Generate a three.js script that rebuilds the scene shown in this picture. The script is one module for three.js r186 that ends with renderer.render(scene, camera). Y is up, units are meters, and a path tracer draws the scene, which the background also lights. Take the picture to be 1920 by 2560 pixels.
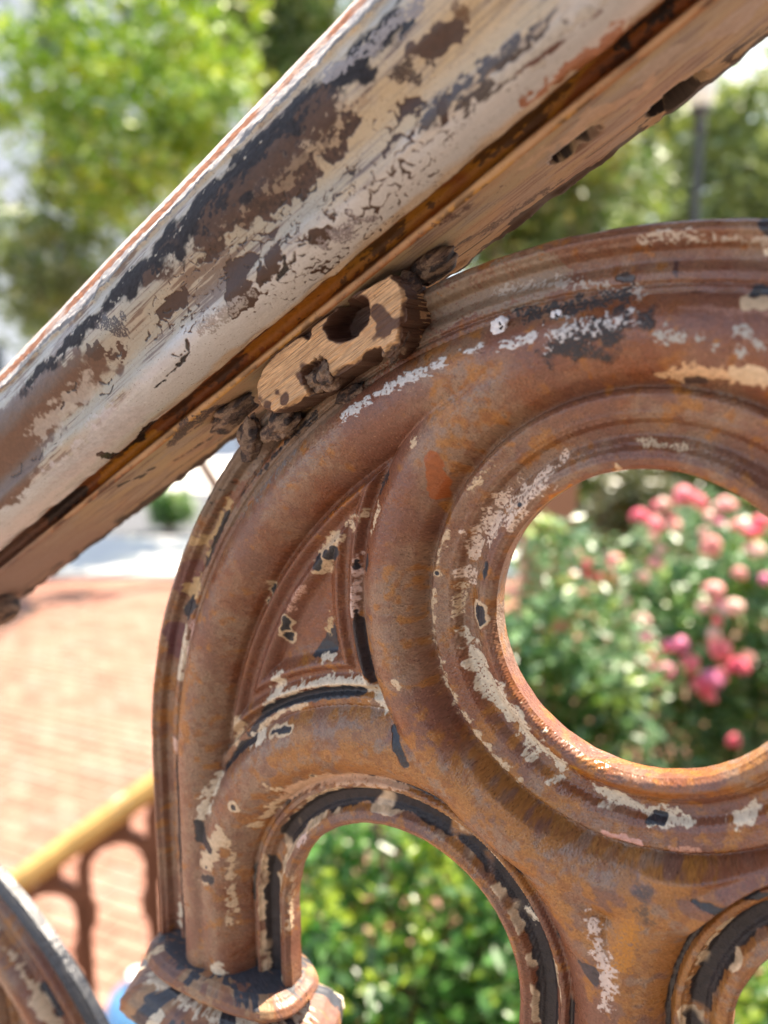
import * as THREE from 'three';
import { mergeGeometries } from 'three/addons/utils/BufferGeometryUtils.js';
import { RoundedBoxGeometry } from 'three/addons/geometries/RoundedBoxGeometry.js';

// ------------------------------------------------------------------ camera, sky, sun, exposure
const scene = new THREE.Scene();
const F = 2009, PITCH = Math.atan2(1280 - 950, F), EYE = new THREE.Vector3(0, 2.6, 0);
const camera = new THREE.PerspectiveCamera(2 * Math.atan(1280 / F) * 180 / Math.PI, 0.75, 0.02, 400);
camera.position.copy(EYE);
camera.rotation.set(-PITCH, 0, 0);
camera.focus = 0.292;
camera.userData.fStop = 5.2;
const renderer = new THREE.WebGLRenderer();
renderer.toneMapping = THREE.LinearToneMapping;
renderer.toneMappingExposure = 3.65;
renderer.shadowMap.enabled = true;

// the railing's plane: H runs along it (level), N points out of its face to the camera's side
const FW = new THREE.Vector3(0, -Math.sin(PITCH), -Math.cos(PITCH));
const UPC = new THREE.Vector3(0, Math.cos(PITCH), -Math.sin(PITCH));
const RT = new THREE.Vector3(1, 0, 0);
const RAKE = new THREE.Vector3(0.74472, 0.52002, 0.4183);               // the handrail's direction, uphill
const H = new THREE.Vector3(RAKE.x, 0, RAKE.z).normalize(), Y = new THREE.Vector3(0, 1, 0);
const N = new THREE.Vector3().crossVectors(H, Y);
const YAW = Math.atan2(-H.z, H.x);
const P0 = EYE.clone().addScaledVector(FW, 0.30);
const ray = (x, y) => RT.clone().multiplyScalar((x - 960) / F).addScaledVector(UPC, (1280 - y) / F).add(FW);
const at = (x, y, depth) => ray(x, y).multiplyScalar(depth).add(EYE);      // a point of the photograph at a depth
const onGround = (x, y, g = 0) => { const r = ray(x, y); return EYE.clone().addScaledVector(r, (g - EYE.y) / r.y); };
const pl = (x, y, n = 0) => {                                              // photograph -> the railing's plane, mm
  const r = ray(x, y), t = (P0.clone().sub(EYE).dot(N) + n / 1000) / r.dot(N);
  const p = r.multiplyScalar(t).add(EYE).sub(P0);
  return [p.dot(H) * 1000, p.dot(Y) * 1000];
};

function skyTexture() {
  const w = 512, h = 256, d = new Float32Array(w * h * 4);
  for (let j = 0; j < h; j++) {
    const el = Math.sin((j + 0.5) / h * Math.PI - Math.PI / 2);
    for (let i = 0; i < w; i++) {
      const e = Math.max(0, el), k = Math.pow(1 - e, 2.2);
      const an = i / w * Math.PI * 2;
      const c = Math.max(0, fbm(Math.cos(an) * 3 + 7, Math.sin(an) * 3 + el * 4, 4) * 1.6 - 0.1) * Math.min(1, e * 5) * 0.9;
      let r = 0.38 + 0.5 * k, g = 0.53 + 0.43 * k, b = 0.83 + 0.22 * k;
      r += (1.25 - r) * c; g += (1.27 - g) * c; b += (1.3 - b) * c;
      const o = (j * w + i) * 4, q = SKY * (el < 0 ? 0.6 : 1);
      d[o] = r * q; d[o + 1] = g * q; d[o + 2] = b * q; d[o + 3] = 1;
    }
  }
  const t = new THREE.DataTexture(d, w, h, THREE.RGBAFormat, THREE.FloatType);
  t.mapping = THREE.EquirectangularReflectionMapping; t.magFilter = THREE.LinearFilter; t.needsUpdate = true;
  return t;
}
const SKY = 0.52;

// ------------------------------------------------------------------ helpers
let seed = 12345;
const rnd = () => { seed = (seed * 1664525 + 1013904223) >>> 0; return seed / 4294967296; };
const rr = (a, b) => a + (b - a) * rnd();
const PERM = new Uint8Array(512), GRAD = new Float32Array(512);
{ const p = [...Array(256).keys()]; for (let i = 255; i > 0; i--) { const j = Math.floor(rnd() * (i + 1)); [p[i], p[j]] = [p[j], p[i]]; } for (let i = 0; i < 512; i++) { PERM[i] = p[i & 255]; GRAD[i] = (p[i & 255] / 127.5) - 1; } }
function vnoise(x, y) {                                                    // smooth value noise, -1..1
  const xi = Math.floor(x), yi = Math.floor(y), fx = x - xi, fy = y - yi;
  const u = fx * fx * (3 - 2 * fx), v = fy * fy * (3 - 2 * fy), X = xi & 255, X1 = (xi + 1) & 255, Yi = yi & 255, Y1 = (yi + 1) & 255;
  const a = GRAD[PERM[X] + Yi], b = GRAD[PERM[X1] + Yi], c = GRAD[PERM[X] + Y1], d = GRAD[PERM[X1] + Y1];
  return a + (b - a) * u + (c - a + (a - b - c + d) * u) * v;
}
function fbm(x, y, o = 4) { let s = 0, a = 0.5; for (let i = 0; i < o; i++) { s += a * vnoise(x, y); x = x * 2.03 + 17.1; y = y * 2.03 + 5.7; a *= 0.5; } return s; }
const clamp = (x, a = 0, b = 1) => x < a ? a : x > b ? b : x;
const sst = (a, b, x) => { const t = clamp((x - a) / (b - a)); return t * t * (3 - 2 * t); };
const lerp = (a, b, t) => a + (b - a) * t;
function cells(x, y) {                                                     // distance to the nearest crack between random cells, and the cell's own number
  const xi = Math.floor(x), yi = Math.floor(y); let d1 = 9, d2 = 9, id = 0;
  for (let j = -1; j <= 1; j++) for (let i = -1; i <= 1; i++) {
    const h = PERM[((xi + i) & 255) + PERM[(yi + j) & 255]], h2 = PERM[h + 31];
    const dx = i + h / 255 - (x - xi), dy = j + h2 / 255 - (y - yi), d = Math.hypot(dx, dy);
    if (d < d1) { d2 = d1; d1 = d; id = h; } else if (d < d2) d2 = d;
  }
  return [d2 - d1, id / 255];
}
const used = {};
const numbered = n => { const k = used[n] = (used[n] ?? -1) + 1; return k ? `${n}_${String(k).padStart(3, '0')}` : n; };
function mesh(name, g, m, parent) { const o = new THREE.Mesh(g, m); o.name = parent ? name : numbered(name); o.castShadow = o.receiveShadow = true; (parent ?? scene).add(o); return o; }
function thing(name, label, category, pos = [0, 0, 0], turn = 0, group) {
  const o = new THREE.Group(); o.name = numbered(name); o.position.set(...pos); o.rotation.y = turn; o.userData = { label, category }; if (group) o.userData.group = group; scene.add(o); return o;
}
function tag(o, label, category, group) { o.userData = { label, category }; if (group) o.userData.group = group; return o; }
function struct(o) { o.userData.kind = 'structure'; return o; }
const std = (r, g, b, rough = 0.8, extra = {}) => { const m = new THREE.MeshStandardMaterial({ roughness: rough, ...extra }); m.color.setRGB(r, g, b); return m; };
const boxAt = (w, h, d, x, y, z) => new THREE.BoxGeometry(w, h, d).translate(x, y, z);

scene.background = skyTexture();
scene.environment = scene.background;
const sun = new THREE.DirectionalLight(0xfff0dc, 5);
const SUN = new THREE.Vector3(0.36, 0.9, -0.25).normalize();
sun.position.copy(EYE).addScaledVector(SUN, 30); sun.target.position.copy(EYE); sun.castShadow = true;
sun.shadow.mapSize.set(2048, 2048); Object.assign(sun.shadow.camera, { left: -15, right: 15, top: 15, bottom: -15, near: 1, far: 80 });
scene.add(sun, sun.target);

// ------------------------------------------------------------------ painting of surfaces in millimetres
const LUT = new Uint8Array(4097); for (let i = 0; i <= 4096; i++) { const v = i / 4096; LUT[i] = Math.round(255 * (v <= 0.0031308 ? 12.92 * v : 1.055 * Math.pow(v, 1 / 2.4) - 0.055)); }
class Paint {
  constructor(w, h, x0, y0, x1, y1) { Object.assign(this, { w, h, x0, y0, x1, y1 }); this.c = new Float32Array(w * h * 3); this.r = new Float32Array(w * h); this.z = new Float32Array(w * h); }
  each(f) { const { w, h, x0, y0, x1, y1, c, r, z } = this, o = { c: [0, 0, 0], r: 0.5, z: 0 };
    for (let j = 0; j < h; j++) for (let i = 0; i < w; i++) { const x = x0 + (i + 0.5) / w * (x1 - x0), y = y0 + (j + 0.5) / h * (y1 - y0), k = j * w + i; o.z = 0; f(x, y, o); c[3 * k] = o.c[0]; c[3 * k + 1] = o.c[1]; c[3 * k + 2] = o.c[2]; r[k] = o.r; z[k] = o.z; } }
  blend(k, m, o, x, y) { const { c, r, z } = this; const v = 1 + (o.vary ?? 0.25) * fbm(x * 0.9 + 40, y * 0.9, 3);
    c[3 * k] = lerp(c[3 * k], o.col[0] * v, m); c[3 * k + 1] = lerp(c[3 * k + 1], o.col[1] * v, m); c[3 * k + 2] = lerp(c[3 * k + 2], o.col[2] * v, m);
    if (o.rough != null) r[k] = lerp(r[k], o.rough, m); if (o.dz) z[k] += o.dz * m; }
  area(bx0, by0, bx1, by1, dist, o) {                                      // dist > 0 inside
    const { w, h, x0, y0, x1, y1 } = this, am = o.amp ?? 1, fr = o.freq ?? 0.35, soft = o.soft ?? 0.25, gr = o.grain ?? 0, pad = am * 1.2 + soft;
    const i0 = Math.max(0, Math.floor((bx0 - pad - x0) / (x1 - x0) * w)), i1 = Math.min(w - 1, Math.ceil((bx1 + pad - x0) / (x1 - x0) * w));
    const j0 = Math.max(0, Math.floor((by0 - pad - y0) / (y1 - y0) * h)), j1 = Math.min(h - 1, Math.ceil((by1 + pad - y0) / (y1 - y0) * h));
    for (let j = j0; j <= j1; j++) for (let i = i0; i <= i1; i++) {
      const x = x0 + (i + 0.5) / w * (x1 - x0), y = y0 + (j + 0.5) / h * (y1 - y0); let d = dist(x, y); if (d < -pad) continue;
      d += am * 1.7 * fbm(x * fr + (o.ox ?? 0), y * fr * (o.sy ?? 1) + 3, 4);
      let m = sst(-soft, soft, d); if (gr) m *= sst(-0.18, 0.12, fbm(x * (o.gf ?? 2.2), y * (o.gf ?? 2.2) + 9, 3) + 0.5 - gr + Math.min(0.35, d * 0.05));
      m *= o.a ?? 1; if (m > 0.003) this.blend(j * w + i, m, o, x, y);
    }
  }
  stroke(pts, wd, o) {                                                     // pts in mm, wd the width at each point (mm)
    const W = Array.isArray(wd) ? wd : pts.map(() => wd), mx = Math.max(...W) / 2, xs = pts.map(p => p[0]), ys = pts.map(p => p[1]);
    if (pts.length === 1) { pts = [pts[0], [pts[0][0] + 0.01, pts[0][1]]]; W.push(W[0]); }
    this.area(Math.min(...xs) - mx, Math.min(...ys) - mx, Math.max(...xs) + mx, Math.max(...ys) + mx, (x, y) => {
      let b = -1e9; for (let i = 0; i + 1 < pts.length; i++) { const [ax, ay] = pts[i], [cx, cy] = pts[i + 1], dx = cx - ax, dy = cy - ay, t = clamp(((x - ax) * dx + (y - ay) * dy) / (dx * dx + dy * dy || 1)); const d = lerp(W[i], W[i + 1], t) / 2 - Math.hypot(x - ax - t * dx, y - ay - t * dy); if (d > b) b = d; } return b; }, o);
  }
  poly(pts, o) { const xs = pts.map(p => p[0]), ys = pts.map(p => p[1]); this.area(Math.min(...xs), Math.min(...ys), Math.max(...xs), Math.max(...ys), (x, y) => -sdPoly(pts, x, y), o); }
  textures(bump) {
    const { w, h, c, r, z } = this, A = new Uint8Array(w * h * 4), hw = w >> 1, hh = h >> 1, B = new Uint8Array(w * h * 4), C = new Uint8Array(hw * hh * 4);
    for (let k = 0; k < w * h; k++) { for (let q = 0; q < 3; q++) A[4 * k + q] = LUT[Math.round(clamp(c[3 * k + q]) * 4096)]; A[4 * k + 3] = 255; const v = Math.round(clamp(z[k] / bump * 0.5 + 0.5) * 255); B[4 * k] = B[4 * k + 1] = B[4 * k + 2] = v; B[4 * k + 3] = 255; }
    for (let j = 0; j < hh; j++) for (let i = 0; i < hw; i++) { const k = 4 * (j * hw + i), v = Math.round(clamp(r[2 * j * w + 2 * i]) * 255); C[k] = C[k + 1] = C[k + 2] = v; C[k + 3] = 255; }
    const mk = (d, W, Hh, srgb) => { const t = new THREE.DataTexture(d, W, Hh); t.magFilter = THREE.LinearFilter; t.minFilter = THREE.LinearFilter; t.wrapS = t.wrapT = THREE.MirroredRepeatWrapping; if (srgb) t.colorSpace = THREE.SRGBColorSpace; t.needsUpdate = true; return t; };
    return { map: mk(A, w, h, true), bumpMap: mk(B, w, h), roughnessMap: mk(C, hw, hh), bumpScale: bump * 2 / 1000, roughness: 1 };
  }
}
function sdPoly(p, x, y) { let d = 1e9, s = 1; for (let i = 0, j = p.length - 1; i < p.length; j = i++) { const ex = p[j][0] - p[i][0], ey = p[j][1] - p[i][1], wx = x - p[i][0], wy = y - p[i][1], t = clamp((wx * ex + wy * ey) / (ex * ex + ey * ey || 1)), qx = wx - ex * t, qy = wy - ey * t; d = Math.min(d, qx * qx + qy * qy); const a = y >= p[i][1], b = y < p[j][1], c = ex * wy > ey * wx; if ((a && b && c) || (!a && !b && !c)) s = -s; } return s * Math.sqrt(d); }

// ------------------------------------------------------------------ relief castings: a sheet over a plane region, cut by marching squares
function relief({ x0, y0, x1, y1, cell, solid, height, back, label, uv }) {   // mm in, metres out; solid > 0 inside
  const nx = Math.ceil((x1 - x0) / cell), ny = Math.ceil((y1 - y0) / cell), W = nx + 1, S = new Float32Array(W * (ny + 1));
  for (let j = 0; j <= ny; j++) for (let i = 0; i <= nx; i++) S[j * W + i] = solid(x0 + i * cell, y0 + j * cell);
  const pos = [], map = new Map(), tri = {}, rim = [];
  const vert = (key, x, y) => { let k = map.get(key); if (k === undefined) { k = pos.length / 3; map.set(key, k); pos.push(x, y, height(x, y)); } return k; };
  const cr = (i, j, i2, j2) => { const a = S[j * W + i], b = S[j2 * W + i2], t = a / (a - b), lo = Math.min(j * W + i, j2 * W + i2); return vert(W * (ny + 1) + lo * 2 + (i === i2 ? 1 : 0), x0 + lerp(i, i2, t) * cell, y0 + lerp(j, j2, t) * cell); };
  for (let j = 0; j < ny; j++) for (let i = 0; i < nx; i++) {
    const c = [[i, j], [i + 1, j], [i + 1, j + 1], [i, j + 1]], v = []; let cut = [];
    for (let q = 0; q < 4; q++) { const a = c[q], b = c[(q + 1) % 4], sa = S[a[1] * W + a[0]] > 0, sb = S[b[1] * W + b[0]] > 0; if (sa) v.push(vert(a[1] * W + a[0], x0 + a[0] * cell, y0 + a[1] * cell)); if (sa !== sb) { const k = cr(a[0], a[1], b[0], b[1]); v.push(k); cut.push([k, sa]); } }
    if (v.length < 3) continue;
    const L = label ? label(x0 + (i + 0.5) * cell, y0 + (j + 0.5) * cell) : 'body', t = tri[L] ??= [];
    for (let q = 1; q + 1 < v.length; q++) t.push(v[0], v[q], v[q + 1]);
    if (cut.length === 2) rim.push(cut[0][1] ? [cut[0][0], cut[1][0], L] : [cut[1][0], cut[0][0], L]);
  }
  const nv = pos.length / 3, nor = new Float32Array(nv * 3), e = 0.25;
  for (let k = 0; k < nv; k++) { const x = pos[3 * k], y = pos[3 * k + 1], gx = (height(x + e, y) - height(x - e, y)) / (2 * e), gy = (height(x, y + e) - height(x, y - e)) / (2 * e), l = Math.hypot(gx, gy, 1); nor[3 * k] = -gx / l; nor[3 * k + 1] = -gy / l; nor[3 * k + 2] = 1 / l; }
  const out = {};
  for (const L in tri) {
    const re = new Map(), P = [], Nn = [], U = [], I = [];
    const add = (k, z, n, out = 0) => { P.push(pos[3 * k] / 1000, pos[3 * k + 1] / 1000, z / 1000); Nn.push(...n); U.push(...uv(pos[3 * k] + n[0] * out, pos[3 * k + 1] + n[1] * out)); return P.length / 3 - 1; };
    for (const k of tri[L]) { let q = re.get(k); if (q === undefined) { q = add(k, pos[3 * k + 2], [nor[3 * k], nor[3 * k + 1], nor[3 * k + 2]]); re.set(k, q); } I.push(q); }
    for (const [a, b, l] of rim) if (l === L) {                            // the side wall, from the front's rim to the back
      const dx = pos[3 * b] - pos[3 * a], dy = pos[3 * b + 1] - pos[3 * a + 1], q = Math.hypot(dx, dy) || 1, n = [dy / q, -dx / q, 0];
      const A = add(a, pos[3 * a + 2], n), B = add(b, pos[3 * b + 2], n), C = add(b, back, n, pos[3 * b + 2] - back), D = add(a, back, n, pos[3 * a + 2] - back); I.push(A, D, B, B, D, C);
    }
    const g = new THREE.BufferGeometry(); g.setAttribute('position', new THREE.Float32BufferAttribute(P, 3)); g.setAttribute('normal', new THREE.Float32BufferAttribute(Nn, 3)); g.setAttribute('uv', new THREE.Float32BufferAttribute(U, 2)); g.setIndex(I); out[L] = g;
  }
  return out;
}
function flatBack({ x0, y0, x1, y1, cell, solid, back, uv }) { const g = relief({ x0, y0, x1, y1, cell, solid, height: () => back, back, uv }).body; g.rotateY(Math.PI); return g; }

// ------------------------------------------------------------------ the cast railing panel
const AX = 97, RC = [96.4, -29], OC = [97, -127], OR = 222, SA = [[6.5, -177.5], [183, -160]], BACK = -9;
const fO = (a, b) => b < OC[1] ? OR - Math.abs(a - OC[0]) : OR - Math.hypot(a - OC[0], b - OC[1]);   // in from the outer edge
const fR = (a, b) => Math.hypot(a - RC[0], b - RC[1]);
const arcD = (c, a, b) => b < c[1] ? Math.abs(a - c[0]) : Math.hypot(a - c[0], b - c[1]), fS = (a, b) => Math.min(arcD(SA[0], a, b), arcD(SA[1], a, b));
const smax = (a, b, k) => { const h = Math.max(k - Math.abs(a - b), 0) / k; return Math.max(a, b) + h * h * k * 0.25; };
const roll = (d, c, w, h) => { const t = (d - c) / (w / 2); return t * t < 1 ? h * (1 - Math.pow(Math.abs(t), 2.3)) : 0; };
const knots = ks => d => { if (d <= ks[0][0]) return ks[0][1]; for (let i = 1; i < ks.length; i++) if (d < ks[i][0]) { const t = (d - ks[i - 1][0]) / (ks[i][0] - ks[i - 1][0]); return lerp(ks[i - 1][1], ks[i][1], t * t * (3 - 2 * t)); } return ks[ks.length - 1][1]; };
const flangeK = knots([[0, -3.5], [1.2, -0.6], [3.4, 1], [5.8, -0.6], [8.2, -4.4], [10.8, -4.6], [15.4, -0.2], [17.2, 0.2], [18.2, -0.8], [19.4, 1.0], [20.4, 1.2], [21.4, 0]]);
const bandK = knots([[49.5, -4.5], [50.5, -1], [52, 1.2], [54, 2], [56.2, 1], [58, -2.4], [61, -5], [64.5, -4.2], [66.4, -0.4], [68, 0.6], [73.5, 1.6], [74.8, 0.6], [75.8, -2.2], [77, -1.8], [80, 0.4]]);
const archK = knots([[51.5, -4], [52.4, -1.2], [54.6, 0.4], [57, -0.6], [60, -4.4], [61.6, -5.4], [64.8, -5.4], [67.4, -2], [68.4, 0.2], [70, 0], [71.4, -2.4], [72.6, -2.2], [74, 0]]);
const spanK = knots([[0, -2.6], [1.4, -2], [4.6, 2], [8.2, -1.8], [9.2, -1.8], [12, 0.8], [18, -4.6], [21, -5]]);
function height(a, b) {
  const d = fO(a, b), r = fR(a, b), s = fS(a, b);
  const w = 0.55 * fbm(a * 0.05, b * 0.05, 2) + 0.16 * fbm(a * 0.35, b * 0.35, 2);   // hand-finished, over-painted: nothing quite true
  if (r < 76.4) return bandK(r) + w;
  if (s < 72.6) return archK(s) + w;
  let h = roll(r, 90, 27, 11);
  h = smax(h, roll(d, 33.4, 27, 11), 1.2);
  h = smax(h, roll(s, 88, 29, 10.5), 1.6);
  h = Math.max(h, 1.3 * sst(101.5, 103, s) * (1 - sst(105.6, 106.6, s)));
  const ds = Math.min(d - 46.8, r - 103.5, s - 106.5);
  if (ds > -0.9) h = lerp(h, spanK(ds), sst(-0.9, 0.9, ds));
  if (r > 103 && d < 22.4) h = lerp(flangeK(d), h, sst(20, 22.4, d));
  h = lerp(archK(s), h, sst(72.6, 75, s));
  return lerp(bandK(r), h, sst(76.4, 80.5, r)) + w;
}
const PX0 = -128, PX1 = 322, PY0 = -284, PY1 = 97;
const solidPanel = (a, b) => Math.min(fO(a, b) + 0.5 * fbm(a * 0.08, b * 0.08 + 4, 2), fR(a, b) - 50.4 + 0.3 * fbm(a * 0.2, b * 0.2, 2), fS(a, b) - 52.4 + 0.4 * fbm(a * 0.15, b * 0.15, 2), b + 283);
const partOf = (a, b) => { const d = fO(a, b), r = fR(a, b), s = fS(a, b); if (r < 103.4) return r < 77 ? 'ring_band' : 'ring'; if (s < 74) return a < AX ? 'arch_band' : 'arch_band_b'; if (b < -131 && Math.abs(a - AX) < 22) return 'stem'; if (d < 21) return 'outer_flange'; if (d < 46.8) return 'outer_arch'; if (s < 106.5) return a < AX ? 'lower_arch' : 'lower_arch_b'; return a < AX ? 'spandrel' : 'spandrel_b'; };
const panelUV = (a, b) => [(a - PX0) / (PX1 - PX0), (b - PY0) / (PY1 - PY0)];

const CREAM = [0.60, 0.46, 0.295], PALE = [0.64, 0.56, 0.42], YELL = [0.52, 0.37, 0.19], BLUEK = [0.024, 0.027, 0.034], BLACK = [0.012, 0.011, 0.012], WHITE = [0.58, 0.58, 0.56];
function paintPanel() {
  const p = new Paint(2048, 1734, PX0, PY0, PX1, PY1);
  const rust = [0.22, 0.086, 0.04], purple = [0.17, 0.073, 0.048], tan = [0.27, 0.178, 0.115], amber = [0.35, 0.145, 0.024], deep = [0.12, 0.036, 0.018], grey = [0.27, 0.235, 0.205];
  p.each((a, b, o) => {
    const n1 = fbm(a * 0.03 + 3, b * 0.03, 4), n2 = fbm(a * 0.09 + 30, b * 0.09, 4), n3 = fbm(a * 0.5, b * 0.5, 3), n4 = fbm(a * 2.1, b * 2.1 + 50, 2), n5 = fbm(a * 0.22 + 70, b * 0.22, 3);
    let c0 = rust[0], c1 = rust[1], c2 = rust[2];
    const mx = (q, t) => { t = clamp(t); c0 = lerp(c0, q[0], t); c1 = lerp(c1, q[1], t); c2 = lerp(c2, q[2], t); };
    const d = fO(a, b), r = fR(a, b), s = fS(a, b);
    mx(tan, sst(-0.34, 0.26, n1 + 0.3 * n2 + (d < 47 && r > 103 ? 0.2 : 0)) * 0.85);
    mx(purple, sst(-0.05, 0.34, n2 * 0.8 - n1 * 0.5 + (b < -70 ? 0.1 : 0)) * 0.75);
    mx(amber, sst(0.06, 0.36, n5 * 0.7 + n1 * 0.5 + n3 * 0.3 + (b < -60 && r < 150 ? 0.17 : -0.06)) * 0.75);
    mx(deep, sst(0.05, 0.45, n3 * 0.8 - n2 * 0.5 + 0.05) * 0.45);
    const k = 1 + 0.38 * n4 + 0.16 * n3; c0 *= k; c1 *= k; c2 *= k;
    // speckle of dark pits and light rust grains
    const sp = vnoise(a * 3.1 + 11, b * 3.1); if (sp > 0.8) { c0 *= 0.45; c1 *= 0.4; c2 *= 0.4; } else if (sp < -0.86 && n2 > -0.1) { c0 = lerp(c0, 0.55, 0.5); c1 = lerp(c1, 0.33, 0.5); c2 = lerp(c2, 0.17, 0.5); }
    o.r = clamp(0.34 + 0.22 * n2 + 0.16 * n3 + 0.1 * n4, 0.2, 0.75);
    o.z = 0.09 * n4 + 0.08 * n3 + 0.06 * sp;
    // dark paint that stayed in the hollows of the arches
    if (s > 56 && s < 76 && r > 94) {
      const e = 1.3 * fbm(a * 0.25 + 5, b * 0.25, 4), in1 = sst(-0.3, 0.3, Math.min(s - 59.2 + e * 1.3, 66.6 - s - e * 1.6));
      const on = sst(-0.25, -0.1, fbm(a * 0.06 + 90, b * 0.06, 3) + 0.18);
      const rim = sst(-0.2, 0.2, Math.min(s - 57.1 + e, 68.4 - s - e)) * sst(-0.05, 0.12, fbm(a * 0.13, b * 0.13 + 60, 3) + 0.02), q = 1 + 0.5 * n3;
      mx([CREAM[0] * q, CREAM[1] * q, CREAM[2] * q], rim * 0.9); const m = in1 * on; mx([0.022 * q, 0.018 * q, 0.019 * q], m); o.r = lerp(o.r, 0.6, m); o.z += 0.1 * m * n3;
      const t2 = sst(-0.2, 0.2, 0.9 - Math.abs(s - 72 + e * 0.5)) * sst(0, 0.1, fbm(a * 0.05, b * 0.05 + 33, 3) + 0.1); mx([0.03, 0.024, 0.024], t2);
    }
    o.c[0] = c0; o.c[1] = c1; o.c[2] = c2;
  });
  const T = q => { const out = []; for (let i = 0; i < q.length; i += 2) out.push(pl(q[i], q[i + 1], 6)); return out; };
  const sc = q => { const A = pl(q[0], q[1]), B = pl(q[0] + 10, q[1]), C = pl(q[0], q[1] + 10); return (Math.hypot(A[0] - B[0], A[1] - B[1]) + Math.hypot(A[0] - C[0], A[1] - C[1])) / 20; };
  const put = (w, q, o) => p.stroke(T(q), (Array.isArray(w) ? w : [...Array(q.length / 2)].map(() => w)).map(v => v * sc(q)), o);
  const chip = (w, q, halo = 14, o = {}) => { put(w + halo, q, { col: CREAM, amp: 1.1, rough: 0.8, dz: 0.12, ...o }); put(w, q, { col: BLUEK, amp: 0.7, rough: 0.42, dz: -0.3, vary: 0.5 }); };
  const cream = (w, q, o = {}) => put(Array.isArray(w) ? w.map(v => v * 0.9) : w * 0.9, q, { col: CREAM, amp: 2, freq: 0.5, soft: 0.45, grain: 0.16, rough: 0.8, dz: 0.14, ...o });
  const dark = (w, q, o = {}) => put(w, q, { col: BLUEK, amp: 0.8, rough: 0.45, dz: -0.2, vary: 0.5, ...o });
  // grey, tan and beige patches along the upper roll and flange of the arch
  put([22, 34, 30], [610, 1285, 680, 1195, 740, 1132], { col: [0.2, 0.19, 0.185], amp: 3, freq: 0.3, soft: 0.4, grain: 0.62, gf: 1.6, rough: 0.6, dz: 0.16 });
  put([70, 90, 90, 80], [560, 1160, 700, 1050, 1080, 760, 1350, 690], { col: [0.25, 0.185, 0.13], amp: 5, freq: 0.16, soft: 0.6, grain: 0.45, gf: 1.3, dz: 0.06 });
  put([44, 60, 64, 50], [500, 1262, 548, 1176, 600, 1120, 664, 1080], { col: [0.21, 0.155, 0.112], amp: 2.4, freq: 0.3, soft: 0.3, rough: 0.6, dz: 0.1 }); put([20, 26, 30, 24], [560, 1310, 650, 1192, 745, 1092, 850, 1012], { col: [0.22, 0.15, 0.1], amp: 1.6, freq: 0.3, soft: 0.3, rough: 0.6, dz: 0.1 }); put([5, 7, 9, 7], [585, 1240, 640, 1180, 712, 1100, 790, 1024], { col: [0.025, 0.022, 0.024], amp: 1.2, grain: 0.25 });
  for (let i = 0; i < 26; i++) { const t = rnd(); put(rr(3, 8), [lerp(515, 680, t) + rr(-20, 30), lerp(1250, 1075, t) + rr(-10, 30)], { col: [0.03, 0.027, 0.027], amp: 0.5 }); }
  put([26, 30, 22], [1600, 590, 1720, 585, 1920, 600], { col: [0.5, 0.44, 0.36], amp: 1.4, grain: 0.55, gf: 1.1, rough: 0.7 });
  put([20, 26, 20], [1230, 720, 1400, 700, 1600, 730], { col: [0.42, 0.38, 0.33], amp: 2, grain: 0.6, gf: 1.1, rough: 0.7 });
  put([34, 46, 40], [1290, 790, 1420, 770, 1560, 740], { col: [0.05, 0.045, 0.045], amp: 2.5, grain: 0.45, gf: 1.4, rough: 0.75, dz: 0.2 });
  put([12, 12], [1640, 766, 1920, 786], { col: [0.34, 0.18, 0.13], amp: 1, freq: 0.3, grain: 0.4, soft: 0.4 });
  // flange on the left
  cream(16, [545, 1262, 525, 1310, 500, 1350], { col: YELL }); cream(34, [476, 1356], { col: YELL }); dark(26, [543, 1300, 516, 1360, 498, 1405], { col: [0.03, 0.026, 0.024] });
  put(46, [462, 1420, 440, 1470], { col: [0.16, 0.07, 0.06], amp: 2 }); cream(22, [492, 1392], { col: YELL }); cream(42, [472, 1470, 452, 1492], { col: YELL }); cream(18, [436, 1530, 445, 1560], { col: PALE }); dark(34, [462, 1512, 448, 1540]); cream(22, [446, 1570, 450, 1640, 436, 1672, 440, 1700], { col: PALE }); put(34, [418, 1580, 416, 1640], { col: [0.13, 0.055, 0.06], amp: 2 });
  cream(22, [428, 1860, 434, 1890], { col: [0.62, 0.42, 0.32] }); cream(12, [472, 1560, 466, 1640, 462, 1720], { col: [0.55, 0.36, 0.3], grain: 0.3 });
  dark([10, 16, 22, 26, 26], [434, 1905, 438, 1990, 444, 2090, 452, 2200, 458, 2330], { col: [0.035, 0.027, 0.028] }); cream(26, [432, 2270, 428, 2330], { col: PALE }); cream(8, [468, 2180, 476, 2340]);
  // spandrel
  cream(38, [829, 1346, 800, 1384, 790, 1424], { grain: 0.15 }); dark(22, [787, 1404, 784, 1418]); dark(22, [806, 1390, 822, 1394, 826, 1378]); dark(6, [828, 1354]);
  cream(28, [863, 1312, 872, 1326], { grain: 0.25 }); cream(12, [880, 1298, 900, 1286], { grain: 0.25 }); cream(12, [884, 1390, 882, 1460, 880, 1520], { col: [0.64, 0.46, 0.38], amp: 1.4, grain: 0.2 }); dark(8, [882, 1405, 882, 1420]);
  cream(34, [876, 1530], { col: [0.6, 0.44, 0.36] }); dark([12, 26, 34, 30, 12], [883, 1532, 890, 1580, 897, 1630, 910, 1670, 922, 1706], { col: [0.03, 0.024, 0.026] });
  chip(13, [670, 1470, 666, 1482], 8); chip(7, [652, 1510], 7); chip(14, [702, 1548, 700, 1580], 9); chip(14, [702, 1598, 701, 1606], 9); put(14, [712, 1530, 730, 1500, 745, 1470], { col: [0.5, 0.3, 0.22], amp: 2, grain: 0.5 });
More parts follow.
